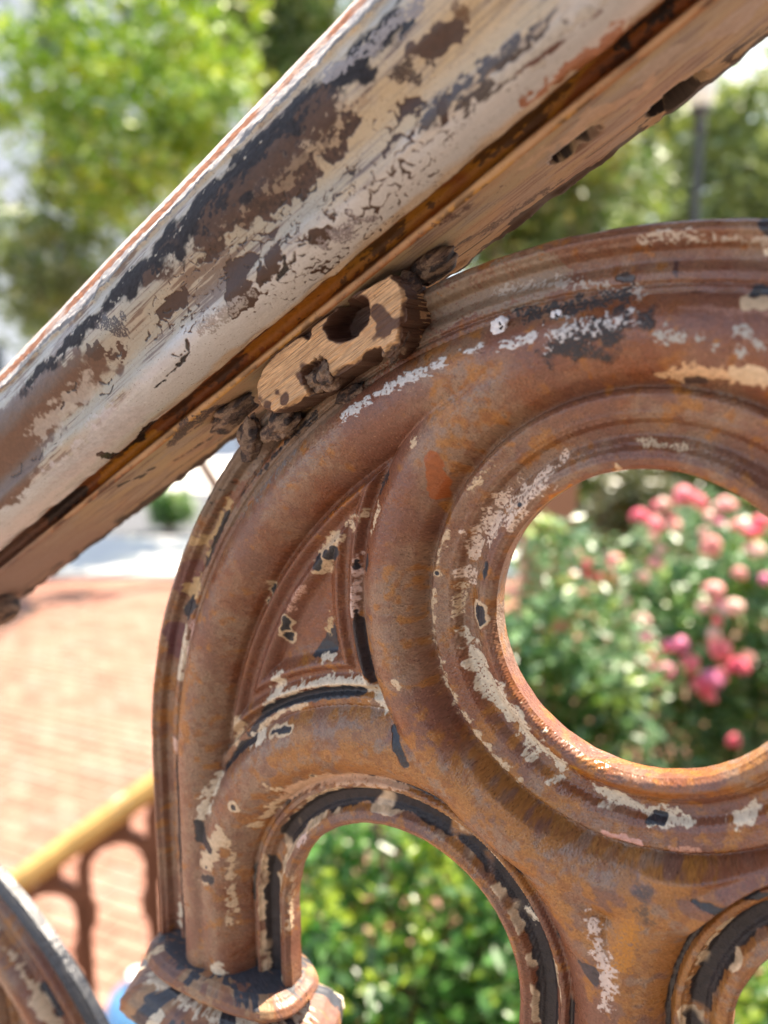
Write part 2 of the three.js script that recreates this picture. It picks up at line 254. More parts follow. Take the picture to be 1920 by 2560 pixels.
  p.poly(T([812, 1560, 800, 1590, 770, 1630, 760, 1650, 790, 1650, 826, 1642, 822, 1600]), { col: BLUEK, amp: 0.8, rough: 0.4 }); cream(16, [806, 1556, 796, 1590], { col: YELL, grain: 0.3 }); cream(8, [790, 1654, 822, 1648], { col: PALE });
  cream([16, 34, 26], [686, 1690, 682, 1730, 668, 1765], { col: PALE }); cream([24, 18, 26, 38, 30, 16], [700, 1742, 772, 1716, 844, 1708, 896, 1712, 930, 1738, 956, 1770], { col: PALE }); cream(20, [660, 1800, 640, 1830], { col: CREAM });
  dark([16, 24, 28, 24, 26, 20, 14], [892, 1734, 860, 1734, 802, 1736, 739, 1752, 672, 1774, 640, 1806, 618, 1842], { col: [0.038, 0.042, 0.05] }); put(10, [760, 1764, 700, 1782, 660, 1810], { col: CREAM, amp: 0.8, grain: 0.2 });
  chip(8, [686, 1826, 735, 1816], 8); cream(30, [634, 1846, 655, 1838], { col: PALE }); cream([24, 30], [590, 1806, 582, 1850]); dark([14, 18, 14], [640, 1848, 600, 1868, 562, 1924]);
  cream([18, 24, 22], [552, 1940, 538, 1972, 526, 2030], { col: PALE }); cream([34, 40, 34], [580, 2066, 562, 2096, 544, 2140]); cream(28, [540, 2178]); dark([18, 22, 18], [523, 2040, 530, 2078, 552, 2104]); dark(9, [543, 2147]); dark(15, [540, 2176, 556, 2178]);
  chip([12, 20, 18], [998, 1812, 1014, 1850, 1038, 1888], 10, { col: PALE }); dark(8, [933, 1386, 929, 1420]); cream(8, [960, 1262, 948, 1300, 940, 1330]); dark(6, [878, 1234, 836, 1268, 793, 1302]); dark(30, [968, 1190, 950, 1215], { grain: 0.4 }); put(12, [900, 1222, 800, 1304], { col: [0.38, 0.13, 0.02], amp: 1.2, a: 0.8 }); cream(14, [1060, 1090, 1050, 1104]);
  cream(16, [1012, 1686, 1022, 1700]);
  // the lower arch
  chip(13, [610, 2000], 13); cream(17, [690, 1956, 700, 1962]); cream([8, 26, 30, 28, 22, 12], [680, 2020, 744, 1972, 816, 1952, 870, 1952, 943, 1964, 1000, 1982], { col: [0.6, 0.4, 0.26], amp: 1.8 }); chip(7, [787, 1937], 6); cream([10, 12], [640, 2060, 690, 2010]); cream(24, [1300, 2310, 1318, 2326], { col: PALE }); cream([10, 12], [720, 2210, 712, 2330]); cream([24, 30], [566, 2390, 574, 2430], { col: PALE }); cream(10, [596, 2090, 592, 2300]); cream(14, [726, 2130, 752, 2090], { col: [0.6, 0.45, 0.38] });
  // the ring: cream paint caught in the hollow and along the groove
  cream([5, 6], [1240, 1150, 1162, 1236]); cream([8, 14, 12], [1112, 1330, 1094, 1380, 1086, 1440], { grain: 0.2 }); chip(8, [1088, 1436], 6); cream([10, 14, 9], [1078, 1480, 1072, 1560, 1076, 1606], { grain: 0.25 }); cream([10, 22, 20, 12], [1084, 1624, 1104, 1700, 1140, 1776, 1166, 1806], { grain: 0.3 }); cream([7, 8, 6], [1180, 1830, 1240, 1904, 1300, 1960], { grain: 0.25 });
  cream([20, 60, 72, 66, 50, 30], [1390, 1160, 1310, 1226, 1258, 1276, 1206, 1330, 1168, 1392, 1150, 1440], { grain: 0.5, gf: 1.5, amp: 4.5, freq: 0.25, col: [0.68, 0.54, 0.42] }); cream([22, 20], [1138, 1480, 1132, 1540], { grain: 0.45, amp: 2 }); cream([20, 50, 66, 60, 46], [1146, 1600, 1170, 1664, 1230, 1748, 1310, 1850, 1392, 1944], { grain: 0.3, gf: 1.5, amp: 3.5, freq: 0.3, col: PALE });
  dark(13, [1292, 1262]); chip(32, [1190, 1532, 1192, 1552], 14); dark(10, [1206, 1450, 1212, 1412]); put([16, 30, 26, 14], [1416, 1222, 1380, 1254, 1344, 1292, 1324, 1318], { col: [0.42, 0.16, 0.012], amp: 0.7, rough: 0.3 }); put(20, [1420, 1926, 1444, 1938], { col: [0.36, 0.17, 0.015], amp: 1, rough: 0.3 }); put([36, 44, 30], [1106, 1140, 1106, 1190, 1100, 1232], { col: [0.30, 0.085, 0.02], amp: 1, rough: 0.35 });
  put([20, 30, 20], [1450, 1950, 1620, 1990, 1800, 1985], { col: [0.3, 0.1, 0.012], amp: 3, freq: 0.2, soft: 1.2, a: 0.8, rough: 0.35 });
  cream([24, 18, 6], [1600, 1106, 1640, 1112, 1700, 1122], { grain: 0.35 }); cream(14, [1542, 1172, 1552, 1174]); cream([20, 44, 40, 14], [1664, 938, 1720, 928, 1780, 932, 1840, 944], { col: [0.6, 0.41, 0.24] }); dark(18, [1716, 950, 1762, 950], { col: [0.08, 0.05, 0.04] });
  const strip = (w, q) => put(w, q, { col: WHITE, amp: 1.4, grain: 0.35, gf: 1.2, sy: 2.4, rough: 0.55, dz: 0.15 });
  strip([16, 28, 20], [960, 985, 1030, 950, 1086, 928]); strip(26, [1106, 918, 1126, 908]); strip([20, 26, 20], [1274, 868, 1310, 858, 1350, 846]); strip(14, [1180, 880, 1220, 870]); strip([20, 26], [880, 1040, 940, 1000]);
  put([60, 84, 70], [1400, 880, 1490, 850, 1590, 816], { col: [0.035, 0.032, 0.033], amp: 4, freq: 0.2, soft: 1.2, grain: 0.3, rough: 0.7, dz: 0.3 }); put([40, 56, 40], [1390, 850, 1490, 820, 1590, 806], { col: [0.55, 0.54, 0.52], amp: 4, grain: 0.62, gf: 1.2, rough: 0.7, dz: 0.2 });
  for (const q of [[1676, 838], [1700, 850], [1766, 846], [1800, 876], [1868, 842], [1862, 880], [1906, 862]]) put(34, q, { col: [0.38, 0.37, 0.33], amp: 2.5, freq: 0.4, grain: 0.5, gf: 1.3, rough: 0.75, dz: 0.1 });
  put([18, 30, 18], [1540, 692, 1556, 690, 1572, 692], { col: [0.06, 0.05, 0.045], amp: 0.4, dz: -0.4 }); put(10, [1680, 650, 1686, 690], { col: [0.08, 0.045, 0.04], amp: 0.6 });
  cream([20, 40, 26, 34, 22], [1474, 1996, 1530, 2018, 1580, 2040, 1636, 2064, 1710, 2074], { col: PALE }); dark(22, [1616, 2066, 1650, 2064]); cream([26, 24, 14], [1884, 2026, 1870, 2056, 1820, 2072], { col: PALE }); put(18, [1510, 2088, 1560, 2106, 1590, 2114], { col: [0.55, 0.3, 0.24], amp: 1 }); put(14, [1680, 2134, 1740, 2126], { col: [0.5, 0.25, 0.16], amp: 1.2, grain: 0.3 });
  chip([12, 26, 24, 20], [1740, 2222, 1800, 2246, 1860, 2252, 1940, 2254], 12, { col: PALE }); put(30, [1626, 2210, 1630, 2260], { col: [0.06, 0.045, 0.04], amp: 2.5, soft: 1.5, grain: 0.3, a: 0.8 });
  cream([18, 30, 48, 40, 18], [1490, 2270, 1510, 2330, 1526, 2390, 1536, 2440, 1520, 2480], { col: [0.62, 0.5, 0.42], grain: 0.35, gf: 1.4, amp: 2.5 }); dark([14, 34, 22], [1462, 2380, 1494, 2400, 1500, 2420], { col: [0.05, 0.04, 0.045] }); put(50, [1590, 2290, 1570, 2360], { col: [0.42, 0.17, 0.02], amp: 3, grain: 0.55 });
  // the far shoulder of the casting: dark paint along the mouldings, cream breaking through (seen on the next panel down)
  for (let t = 0.15; t < 1.45; t += 0.007) { const P = R => [OC[0] + R * Math.cos(t), OC[1] + R * Math.sin(t)], q = fbm(t * 9, 3, 3); p.stroke([P(220), P(220)], 6, { col: BLUEK, amp: 0.8 }); p.stroke([P(228), P(228)], 13, { col: BLUEK, amp: 0.8 }); if (q > -0.1) p.stroke([P(213), P(213)], 3.2, { col: PALE, amp: 1.3 }); if (q < 0.14) p.stroke([P(174), P(174)], 5, { col: BLUEK, amp: 1.2 }); p.stroke([P(199), P(199)], 3 + 8 * q, { col: CREAM, amp: 1.6 }); if (q > 0.05) p.stroke([P(202), P(202)], 4, { col: BLUEK, amp: 1 }); p.stroke([P(178), P(178)], 2 + 9 * q, { col: CREAM, amp: 1.4 }); }
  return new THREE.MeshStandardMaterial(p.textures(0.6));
}
console.log('panel paint'); const matPanel = paintPanel(); console.log('panel mesh');
const inPlane = p => [P0.x, P0.y, P0.z];
function makePanel() {
  const root = thing('railing_panel', 'rusty cast iron railing panel with a big round opening under the handrail', 'railing panel', [P0.x + N.x * 0.003, P0.y, P0.z + N.z * 0.003], YAW, 'cast iron panels under the raked handrail');
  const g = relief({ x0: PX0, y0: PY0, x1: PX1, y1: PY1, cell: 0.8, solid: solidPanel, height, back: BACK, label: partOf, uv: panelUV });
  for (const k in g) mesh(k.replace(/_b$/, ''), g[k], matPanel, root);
  mesh('back_face', flatBack({ x0: -PX1, y0: PY0, x1: -PX0, y1: PY1, cell: 3, solid: (a, b) => solidPanel(-a, b), back: -BACK - 0.1, uv: (a, b) => panelUV(-a, b) }), matPanel, root);
  return root;
}
const panel = makePanel();

// capital (collar) round the foot of each outer post: a moulded, over-painted cuff
function paintCollar() {
  const p = new Paint(1024, 512, 0, 0, 400, 130);
  p.each((x, y, o) => {
    const n2 = fbm(x * 0.07, y * 0.07, 4), n3 = fbm(x * 0.4, y * 0.4, 3), n4 = fbm(x * 1.8, y * 1.8, 2), k = 1 + 0.4 * n4 + 0.3 * n3;
    let c = [0.26, 0.115, 0.05]; c = n2 > 0 ? c.map((v, i) => lerp(v, [0.17, 0.085, 0.06][i], sst(0, 0.2, n2))) : c.map((v, i) => lerp(v, [0.31, 0.19, 0.1][i], sst(0, 0.25, -n2)));
    o.c = c.map(v => v * k); o.r = clamp(0.5 + n3 * 0.3); o.z = 0.1 * n4 + 0.12 * n3;
  });
  const d = { col: [0.04, 0.042, 0.05], amp: 2.5, freq: 0.25, rough: 0.42, vary: 0.6 }, c = { col: PALE, amp: 2.2, freq: 0.35, rough: 0.85, dz: 0.2 };
  p.stroke([[0, 17], [400, 17]], 20, { ...d, amp: 8, freq: 0.1, grain: 0.42, gf: 0.3, rough: 0.6 }); p.stroke([[0, 33], [400, 33]], 4, { col: [0.2, 0.09, 0.05], amp: 5, freq: 0.15, grain: 0.4, gf: 0.5 }); p.stroke([[0, 44], [400, 44]], 3, { ...c, grain: 0.35, amp: 3 });
  for (let i = 0; i < 8; i++) { const x = 25 + i * 50; p.stroke([[x - 6, 46], [x + 2, 80], [x + 14, 110]], [10, 14, 22], d); p.stroke([[x - 12, 52], [x - 8, 76]], 5, c); }
  for (let i = 0; i < 22; i++) p.stroke([[rr(0, 400), rr(10, 120)]], rr(2, 9), rnd() < 0.5 ? { ...d, amp: 4 } : { ...c, amp: 4, col: rnd() < 0.5 ? PALE : CREAM, grain: 0.2 });
  return new THREE.MeshStandardMaterial(p.textures(0.6));
}
const matCollar = paintCollar();
function collarGeo() {
  // [drop below the collar's top, how far out]: flat seat, astragal, cove, flared bell with scooped faces, neck
  const prof = [[-4, -1.10], [-1, 0.0], [0.4, 0.1], [2.5, 0.2], [5.5, 0.24], [8.5, 0.2], [10.5, 0.1], [12.5, 0.1], [14, 0.26], [18, 0.48], [23, 0.62], [28, 0.64], [32, 0.56], [36, 0.42], [46, 0.28], [58, 0.2], [80, 0.16]];
  const M = 160, P = [], U = [], I = [], R = [];
  for (let i = 0; i + 1 < prof.length; i++) for (let q = 0; q < 4; q++) { const t = q / 4; R.push([lerp(prof[i][0], prof[i + 1][0], t), lerp(prof[i][1], prof[i + 1][1], t * t * (3 - 2 * t))]); } R.push(prof.at(-1));
  R.forEach(([y, k], j) => { for (let i = 0; i <= M; i++) {
    const t = i / M * Math.PI * 2, sq = Math.pow(Math.pow(Math.abs(Math.cos(t)), 2.8) + Math.pow(Math.abs(Math.sin(t)), 2.8), -1 / 2.8);
    const scoop = sst(6, 12, y) * (1 - sst(30, 42, y)) * 0.16 * Math.pow(Math.abs(Math.sin(t * 4)), 0.7);
    const e = k - scoop + 0.018 * fbm(i * 0.15, j * 0.25, 3); const rx = 35 + e * 38, rz = 17 + e * 27;
    P.push(rx * sq * Math.cos(t) / 1000, -y / 1000, rz * sq * Math.sin(t) / 1000); U.push(i / M * 0.9, clamp(j < 5 ? 0.02 + 0.2 * j / 5 : 0.22 + y / 115)); } });
  for (let j = 0; j + 1 < R.length; j++) for (let i = 0; i < M; i++) { const a = j * (M + 1) + i, b = a + M + 1; I.push(a, a + 1, b, a + 1, b + 1, b); }
  const g = new THREE.BufferGeometry(); g.setAttribute('position', new THREE.Float32BufferAttribute(P, 3)); g.setAttribute('uv', new THREE.Float32BufferAttribute(U, 2)); g.setIndex(I); g.computeVertexNormals(); return g;
}
{ const g = collarGeo(); for (const a of [-83, 277]) { const c = mesh('capital', g, matCollar, panel); c.position.set(a / 1000, -0.217, -0.004); const s = mesh('post_shaft', new THREE.CylinderGeometry(0.034, 0.04, 0.64, 24).translate(0, -0.32, 0), matCollar, panel); s.position.set(a / 1000, -0.285, -0.006); } const s = mesh('post_shaft', new THREE.CylinderGeometry(0.03, 0.034, 0.64, 24).translate(0, -0.32, 0), matCollar, panel); s.position.set(0.097, -0.28, -0.006); }
// the next panel down the flight
{ const c = panel.clone(); c.name = numbered('railing_panel'); c.userData = { label: 'next railing panel down the flight, its shoulder showing below the handrail', category: 'railing panel', group: 'cast iron panels under the raked handrail' }; c.position.addScaledVector(H, -0.448).addScaledVector(Y, -0.305); scene.add(c); }

// ------------------------------------------------------------------ the handrail: a moulded section swept along the rake
const CS = 0.85415, SN = 0.52002;
const PROF = (() => {                                                       // (n out of the face, u across the rake) in mm, from the back of the soffit round the front to the top
  const k = [[-28, 68], [-20, 68.2], [-6, 68.2], [8, 68], [15.5, 68], [17.8, 68.6], [18.4, 70], [16.2, 71.8], [13, 73.2], [11, 75.2], [11.6, 77.4], [15, 78], [19.5, 76.4], [23.5, 74.6], [26.5, 74.6], [31.5, 75.4], [36.8, 77.6], [40.4, 80.8], [41.4, 84.6], [40.2, 88.6], [39.8, 92], [41.2, 97], [43.6, 103], [43.8, 108.5], [42.6, 113.4], [40.6, 117.8], [38.2, 122.4], [36.6, 125.2], [32.4, 131.4], [26, 138.4], [18, 143.2], [8, 146.2], [-5, 147]];
  const c = new THREE.CatmullRomCurve3(k.map(q => new THREE.Vector3(q[0], q[1], 0)), false, 'centripetal'), p = c.getPoints(520); let l = 0;
  return p.map((v, i) => { if (i) l += v.distanceTo(p[i - 1]); return { n: v.x, u: v.y, p: l }; });
})();
const PL = PROF.at(-1).p, RS0 = -330, RS1 = 230;
const railPx = (x, y) => {                                                  // photograph -> (distance along the rail, distance round the section)
  let best = null;
  for (let i = 1; i < PROF.length; i++) { const q = PROF[i], o = PROF[i - 1], f = (w) => { const [a, b] = pl(x, y, w.n); return [-SN * a + CS * b - w.u, CS * a + SN * b]; }, A = f(o), B = f(q); if (A[0] * B[0] <= 0) { const t = A[0] / (A[0] - B[0] || 1e-9), n = lerp(o.n, q.n, t); if (!best || n > best.n) best = { n, s: lerp(A[1], B[1], t), p: lerp(o.p, q.p, t) }; } }
  if (best) return [best.s, best.p];
  let m = 1e9, r = [0, 0]; for (const q of PROF) { const [a, b] = pl(x, y, q.n), e = Math.abs(-SN * a + CS * b - q.u); if (e < m) { m = e; r = [CS * a + SN * b, q.p]; } } return r;
};
const pOf = (n, u) => PROF.reduce((b, q) => { const d = Math.hypot(q.n - n, q.u - u); return d < b[0] ? [d, q.p] : b; }, [1e9, 0])[1];
const pF = pOf(18.4, 70), pRec = pOf(11, 75.2), pG = pOf(24.5, 74.6), pT2 = pOf(37.6, 123.6), pT = pOf(26, 138.4);
console.log('profile', PL, pF, pRec, pG, pT2, pT);
const railHoles = [[[1440, 362], 9, 4.6], [[1690, 235], 10, 5]].map(([q, l, w]) => [...railPx(...q), l, w]);
const ragged = s => 1.6 * fbm(s * 0.11, 2.5, 4) + 0.5 * vnoise(s * 0.9, 7);
function railBulge(s, p) {                                                  // real relief: chipped arris, lumps, screw holes (mm along the normal)
  let h = 0.5 * fbm(s * 0.03, p * 0.06, 3) + 0.12 * fbm(s * 0.3, p * 0.3, 3);
  const e = p - pT2 - 3 * fbm(s * 0.05, 8, 3) - ragged(s);
  h += 0.75 * sst(-1.0, 0.2, e) * (1 - sst(0.4, 4.5, e)) * clamp(0.7 + 1.6 * fbm(s * 0.12, p * 0.2 + 3, 4)) - 0.5 * sst(-7, -1.5, e) * (1 - sst(-1.5, -0.2, e));
  h += 0.7 * Math.max(0, 1 - Math.abs(p - pG + ragged(s * 0.7 + 90)) / 2.6) * fbm(s * 0.1, 1, 4) * 1.6;
  const b = 3.4 - p + 3.2 * fbm(s * 0.07, 5, 4); if (b > 0) h += Math.min(1.1, b) * clamp(0.45 + 1.5 * fbm(s * 0.16, 4, 4));
  for (const [hs, hp, l, w] of railHoles) { const q = Math.hypot((s - hs) / l, (p - hp) / w); h -= 15 * (1 - sst(0.84, 1.0, q)); }
  return h;
}
function paintRail() {
  const p = new Paint(2048, 740, RS0, 0, RS1, PL);
  const rust = [0.27, 0.095, 0.022], tan = [0.33, 0.25, 0.148], greyc = [0.35, 0.32, 0.245];
  p.each((s, q, o) => {
    const n1 = fbm(s * 0.02 + 9, q * 0.05, 4), n2 = fbm(s * 0.07 + 40, q * 0.16, 4), n3 = fbm(s * 0.4, q * 0.6, 3), n4 = fbm(s * 1.8, q * 1.8, 2), st = fbm(s * 0.06 + 4, q * 1.5, 3);
    let c0, c1, c2, ro = 0.5, z = 0.05 * n4 + 0.05 * n3; const set = v => { c0 = v[0]; c1 = v[1]; c2 = v[2]; }, mx = (v, t) => { t = clamp(t); c0 = lerp(c0, v[0], t); c1 = lerp(c1, v[1], t); c2 = lerp(c2, v[2], t); };
    if (q < pF - 2.4) {                                                     // soffit
      set(tan); mx([0.29, 0.23, 0.17], sst(-0.1, 0.25, n2)); mx([0.40, 0.2, 0.1], sst(0.02, 0.4, n1 + st * 0.5) * 0.45); mx([0.14, 0.08, 0.055], sst(0.1, 0.36, st * 0.9 + n2 * 0.4) * 0.7); mx([0.22, 0.15, 0.125], (1 - sst(-190, -110, s + 40 * n2)) * 0.9); ro = 0.7;
      mx([0.025, 0.02, 0.018], sst(-0.3, 0.3, 4.5 - q + 9 * fbm(s * 0.1, q * 0.3 + 7, 4)) * 0.9);
      const cr = Math.abs(q - 11 - 3 * fbm(s * 0.04, 1, 3)); mx([0.02, 0.015, 0.012], (1 - sst(0.15, 0.5, cr)) * sst(0.0, 0.1, fbm(s * 0.03, 60, 2))); z -= 0.3 * (1 - sst(0.2, 0.6, cr)) * sst(0.0, 0.1, fbm(s * 0.03, 60, 2));
    } else if (q < pG - 1) {                                                // fillet and recess
      set(rust); mx([0.48, 0.25, 0.035], sst(0.06, 0.3, n1 + n2 * 0.4) * 0.8); mx([0.05, 0.025, 0.017], sst(0, 0.3, n2 + n3 * 0.6) * 0.8); mx([0.5, 0.33, 0.18], (1 - sst(0, 2.4, Math.abs(q - pF) + 2.2 * n2)) * 0.8); mx([0.17, 0.11, 0.09], (1 - sst(-190, -120, s + 30 * n2)) * 0.8); ro = 0.55; z += 0.15 * n3;
    } else if (q < pT2 + 3 * fbm(s * 0.05, 8, 3) + ragged(s)) {             // the face
      set(greyc); mx([0.50, 0.38, 0.22], sst(-0.1, 0.25, n1 + 0.15) * sst(-40, 140, s) * 0.95); mx([0.25, 0.205, 0.15], sst(0, 0.34, st + n2 * 0.4) * 0.6); mx([0.42, 0.36, 0.27], sst(0, 0.25, n2) * 0.5); mx([0.13, 0.08, 0.055], sst(0.16, 0.36, n2 * 0.7 + st * 0.6 - n1 * 0.3) * 0.8);
      const low = 1 - sst(15, 23, q - pG + 7 * n1 + 4 * n2); mx([0.52, 0.54, 0.55], low * 0.9); ro = lerp(0.36, 0.2, low); mx([0.48, 0.35, 0.21], (1 - sst(1.5, 5, q - pG + 4 * n2)) * 0.7 * sst(-120, -20, s));  // pale paint on the lower bulge, bluish sky sheen put into its colour
      const nk = 1 + 0.12 * n4; c0 *= nk; c1 *= nk; c2 *= nk;
    } else {                                                                // the weathered top, its base colour paled to widen the sun highlight
      const e = q - pT2; set([0.74, 0.66, 0.56]); const b1 = 1 - sst(2.4, 3.6, Math.abs(e - 9.5 - 2 * fbm(s * 0.04, 3, 3)) + 1.5 * n3); mx([0.42, 0.16, 0.06], b1 * sst(-0.35, 0.1, fbm(s * 0.06, 2, 3) + 0.15)); mx([0.13, 0.13, 0.128], (1 - sst(2.4, 4.2, e - ragged(s) + n2 * 5)) * 0.92); mx([0.66, 0.5, 0.42], sst(13, 16, e + 3 * n2) * 0.6); ro = 0.75; z += 0.2 * n3;
    }
    const sp = vnoise(s * 2.3 + 5, q * 2.3); if (sp > 0.84) { c0 *= 0.5; c1 *= 0.45; c2 *= 0.42; }
    o.c[0] = c0; o.c[1] = c1; o.c[2] = c2; o.r = clamp(ro + 0.12 * n3, 0.25, 0.9); o.z = z;
  });
  const T = q => { const out = []; for (let i = 0; i < q.length; i += 2) out.push(railPx(q[i], q[i + 1])); return out; };
  const sc = q => { const e = pl(q[0], q[1], 30), f = pl(q[0] + 10, q[1], 30); return Math.hypot(e[0] - f[0], e[1] - f[1]) / 10 * 0.9; };
  const put = (w, q, o) => p.stroke(T(q), (Array.isArray(w) ? w : [...Array(q.length / 2)].map(() => w)).map(v => v * sc(q)), o);
  const BR = [0.055, 0.028, 0.017], DK = [0.016, 0.015, 0.017];
  const zone = (q, o) => p.poly(T(q), o);
  // brown bared wood colour, left end
  zone([-60, 1060, 60, 960, 170, 890, 270, 880, 330, 850, 310, 900, 250, 940, 230, 1000, 150, 1060, 110, 1130, 80, 1200, 40, 1240, -60, 1290], { col: [0.11, 0.06, 0.036], amp: 6, freq: 0.16, soft: 1.8, rough: 0.42 });
  put([30, 40, 30], [90, 1080, 160, 1020, 230, 960], { col: [0.40, 0.36, 0.30], amp: 4, soft: 1.5, a: 0.75 }); put([40, 50, 60], [150, 1190, 240, 1110, 330, 1040], { col: [0.47, 0.46, 0.47], amp: 5, soft: 1.5, a: 0.75, grain: 0.2 });
  put([24, 20], [235, 880, 305, 880], { col: BR, amp: 3, freq: 0.3 });
  // crackled paint: cells with dark seams, some of them gone
  const crack = (poly, f, gone) => { const t = T(poly), xs = t.map(v => v[0]), ys = t.map(v => v[1]); let cur = [0, 0];
    p.area(Math.min(...xs), Math.min(...ys), Math.max(...xs), Math.max(...ys), (x, y) => { const d = -sdPoly(t, x, y); if (d < -2) return -9; cur = cells(x * f * 0.75 + 0.9 * fbm(x * 0.22, y * 0.22, 3), y * f * 1.15 + 0.9 * fbm(x * 0.22 + 9, y * 0.22, 3)); const edge = 0.045 - cur[0]; const g = cur[1] < gone * sst(0, 9, d + 8 * fbm(x * 0.06, y * 0.06, 2)) ? 1 : 0; return Math.min(d, Math.max(g ? 0.6 : -9, edge * 4 + 0.9 * fbm(x * 0.08, y * 0.08 + 3, 3) - 0.16)); }, { col: BR, amp: 0.45, freq: 0.8, soft: 0.18, rough: 0.6, dz: -0.3 }); };
  crack([360, 770, 430, 690, 520, 600, 640, 560, 760, 500, 830, 470, 880, 560, 800, 660, 700, 730, 610, 790, 500, 830, 400, 840], 0.2, 0.3);
  crack([840, 470, 900, 330, 1000, 250, 1120, 220, 1180, 300, 1090, 400, 1010, 460, 960, 540, 880, 590], 0.2, 0.12);
  crack([620, 790, 720, 720, 830, 640, 960, 540, 1060, 430, 1120, 400, 1090, 470, 980, 560, 860, 650, 700, 780], 0.17, 0.05);
  // the big dark patch below the arris
  zone([470, 590, 510, 520, 580, 440, 660, 350, 740, 280, 800, 230, 850, 250, 890, 300, 860, 360, 800, 430, 770, 490, 730, 530, 690, 545, 640, 555, 600, 590, 560, 610, 500, 640], { col: BR, amp: 5, freq: 0.2, soft: 0.9, rough: 0.6, dz: -0.15, vary: 0.9 }); put([30, 50, 50, 30], [560, 560, 640, 480, 720, 420, 800, 360], { col: [0.2, 0.145, 0.095], amp: 5, freq: 0.3, grain: 0.66, gf: 0.6, soft: 0.6, sy: 2 });
  put([70, 60, 40], [790, 340, 850, 290, 900, 250], { col: [0.33, 0.25, 0.16], amp: 4, grain: 0.6, gf: 0.9 });
  put([14, 26, 40, 60, 70, 60, 60, 50], [60, 965, 180, 850, 300, 730, 430, 600, 560, 470, 690, 340, 830, 200, 980, 60], { col: DK, amp: 4.5, freq: 0.15, soft: 1.6, grain: 0.24, gf: 0.4, rough: 0.88, vary: 0.9 }); put([10, 30, 40, 44, 40], [300, 770, 430, 640, 560, 510, 690, 400, 800, 290], { col: [0.075, 0.042, 0.026], amp: 6, freq: 0.12, soft: 1.6, grain: 0.4, gf: 0.5, rough: 0.8, sy: 1.6 });
  put([30, 40, 40], [830, 180, 930, 110, 1040, 20], { col: [0.25, 0.22, 0.20], amp: 4, grain: 0.4, gf: 0.8, rough: 0.6 });
  put([26, 40], [250, 800, 300, 810], { col: [0.06, 0.05, 0.05], amp: 3, grain: 0.4, sy: 0.4 });
  // upper right: blotches and smears on yellowed paint
  put([40, 62, 56, 30], [1040, 130, 1070, 105, 1110, 90, 1140, 70], { col: [0.075, 0.042, 0.028], amp: 4, freq: 0.22 }); put([30, 22], [1010, 195, 1050, 180], { col: [0.07, 0.045, 0.03], amp: 4, grain: 0.3 }); put([16, 10], [1150, 30, 1190, 20], { col: [0.14, 0.08, 0.04], amp: 3, grain: 0.3 }); put(16, [1010, 70, 1030, 60], { col: DK, amp: 2 });
  put([40, 56, 50, 50, 40], [1080, 290, 1160, 220, 1230, 160, 1290, 110, 1380, 60], { col: [0.065, 0.05, 0.045], amp: 5, freq: 0.14, sy: 4, grain: 0.45, gf: 0.5, soft: 0.5 }); put([30, 40, 30], [1180, 260, 1230, 200, 1290, 160], { col: [0.07, 0.06, 0.06], amp: 4, sy: 3, grain: 0.4, gf: 0.5 });
  put([20, 34, 30, 36, 40], [1262, 190, 1310, 150, 1360, 120, 1420, 70, 1500, 10], { col: [0.46, 0.46, 0.43], amp: 3, freq: 0.2, rough: 0.7, dz: 0.25 }); put([5, 5, 6, 5], [1268, 200, 1330, 156, 1400, 108, 1500, 30], { col: [0.13, 0.07, 0.06], amp: 1 });
  // peeled lips and fissures in the lower bulge
  put([4, 8, 5], [695, 700, 716, 672, 712, 640], { col: BLACK, amp: 0.7, dz: -0.5 }); put([3, 6, 7, 4], [418, 940, 452, 910, 474, 880, 468, 850], { col: BLACK, amp: 0.9, dz: -0.5 }); put([3, 5], [388, 970, 410, 950], { col: BLACK, amp: 0.8 }); put([12, 30, 26, 10], [500, 830, 540, 790, 590, 760, 620, 740], { col: [0.30, 0.28, 0.26], amp: 3, grain: 0.4 });
  for (let i = 0; i < 34; i++) { const x = rr(20, 880), y = 1330 - 0.84 * x - rr(60, 230), a = rr(-0.4, 0.9), l = rr(8, 26); put(rr(1.5, 3.2), [x, y, x + l * Math.cos(a), y - l * Math.sin(a), x + l * 1.6 * Math.cos(a + 0.5), y - l * 1.6 * Math.sin(a + 0.5)], { col: [0.04, 0.028, 0.022], amp: 0.5, freq: 0.8, dz: -0.3 }); }
  put([60, 40], [840, 590, 900, 550], { col: [0.22, 0.20, 0.21], amp: 5, grain: 0.55 });
  // rust and dirt in the recess and on the soffit, then painted hole shade
  put([30, 46, 30], [270, 1140, 330, 1110, 370, 1070], { col: BLACK, amp: 3.5, freq: 0.25 }); put([26, 36, 30], [260, 1200, 320, 1150, 390, 1090], { col: [0.5, 0.24, 0.02], amp: 2 }); put([24, 40, 30], [120, 1290, 160, 1255, 210, 1220], { col: [0.03, 0.02, 0.017], amp: 3, grain: 0.2 });
  put([60, 70, 60], [620, 870, 720, 800, 830, 700], { col: [0.46, 0.2, 0.025], amp: 4, soft: 1, a: 0.9 }); put([40, 60, 70, 60], [1330, 250, 1430, 170, 1540, 90, 1640, 20], { col: [0.27, 0.09, 0.025], amp: 4, soft: 0.8, grain: 0.2, a: 0.9 }); put([40, 60, 60], [1560, 95, 1620, 50, 1680, 0], { col: [0.028, 0.02, 0.018], amp: 4, grain: 0.25 });
  put([60, 90, 120, 100], [1600, 180, 1700, 120, 1800, 70, 1900, 0], { col: [0.32, 0.25, 0.19], amp: 8, freq: 0.08, soft: 0.5 }); put([70, 90, 60], [1330, 400, 1480, 300, 1600, 230], { col: [0.44, 0.29, 0.18], amp: 7, freq: 0.1, soft: 0.6, a: 0.7 });
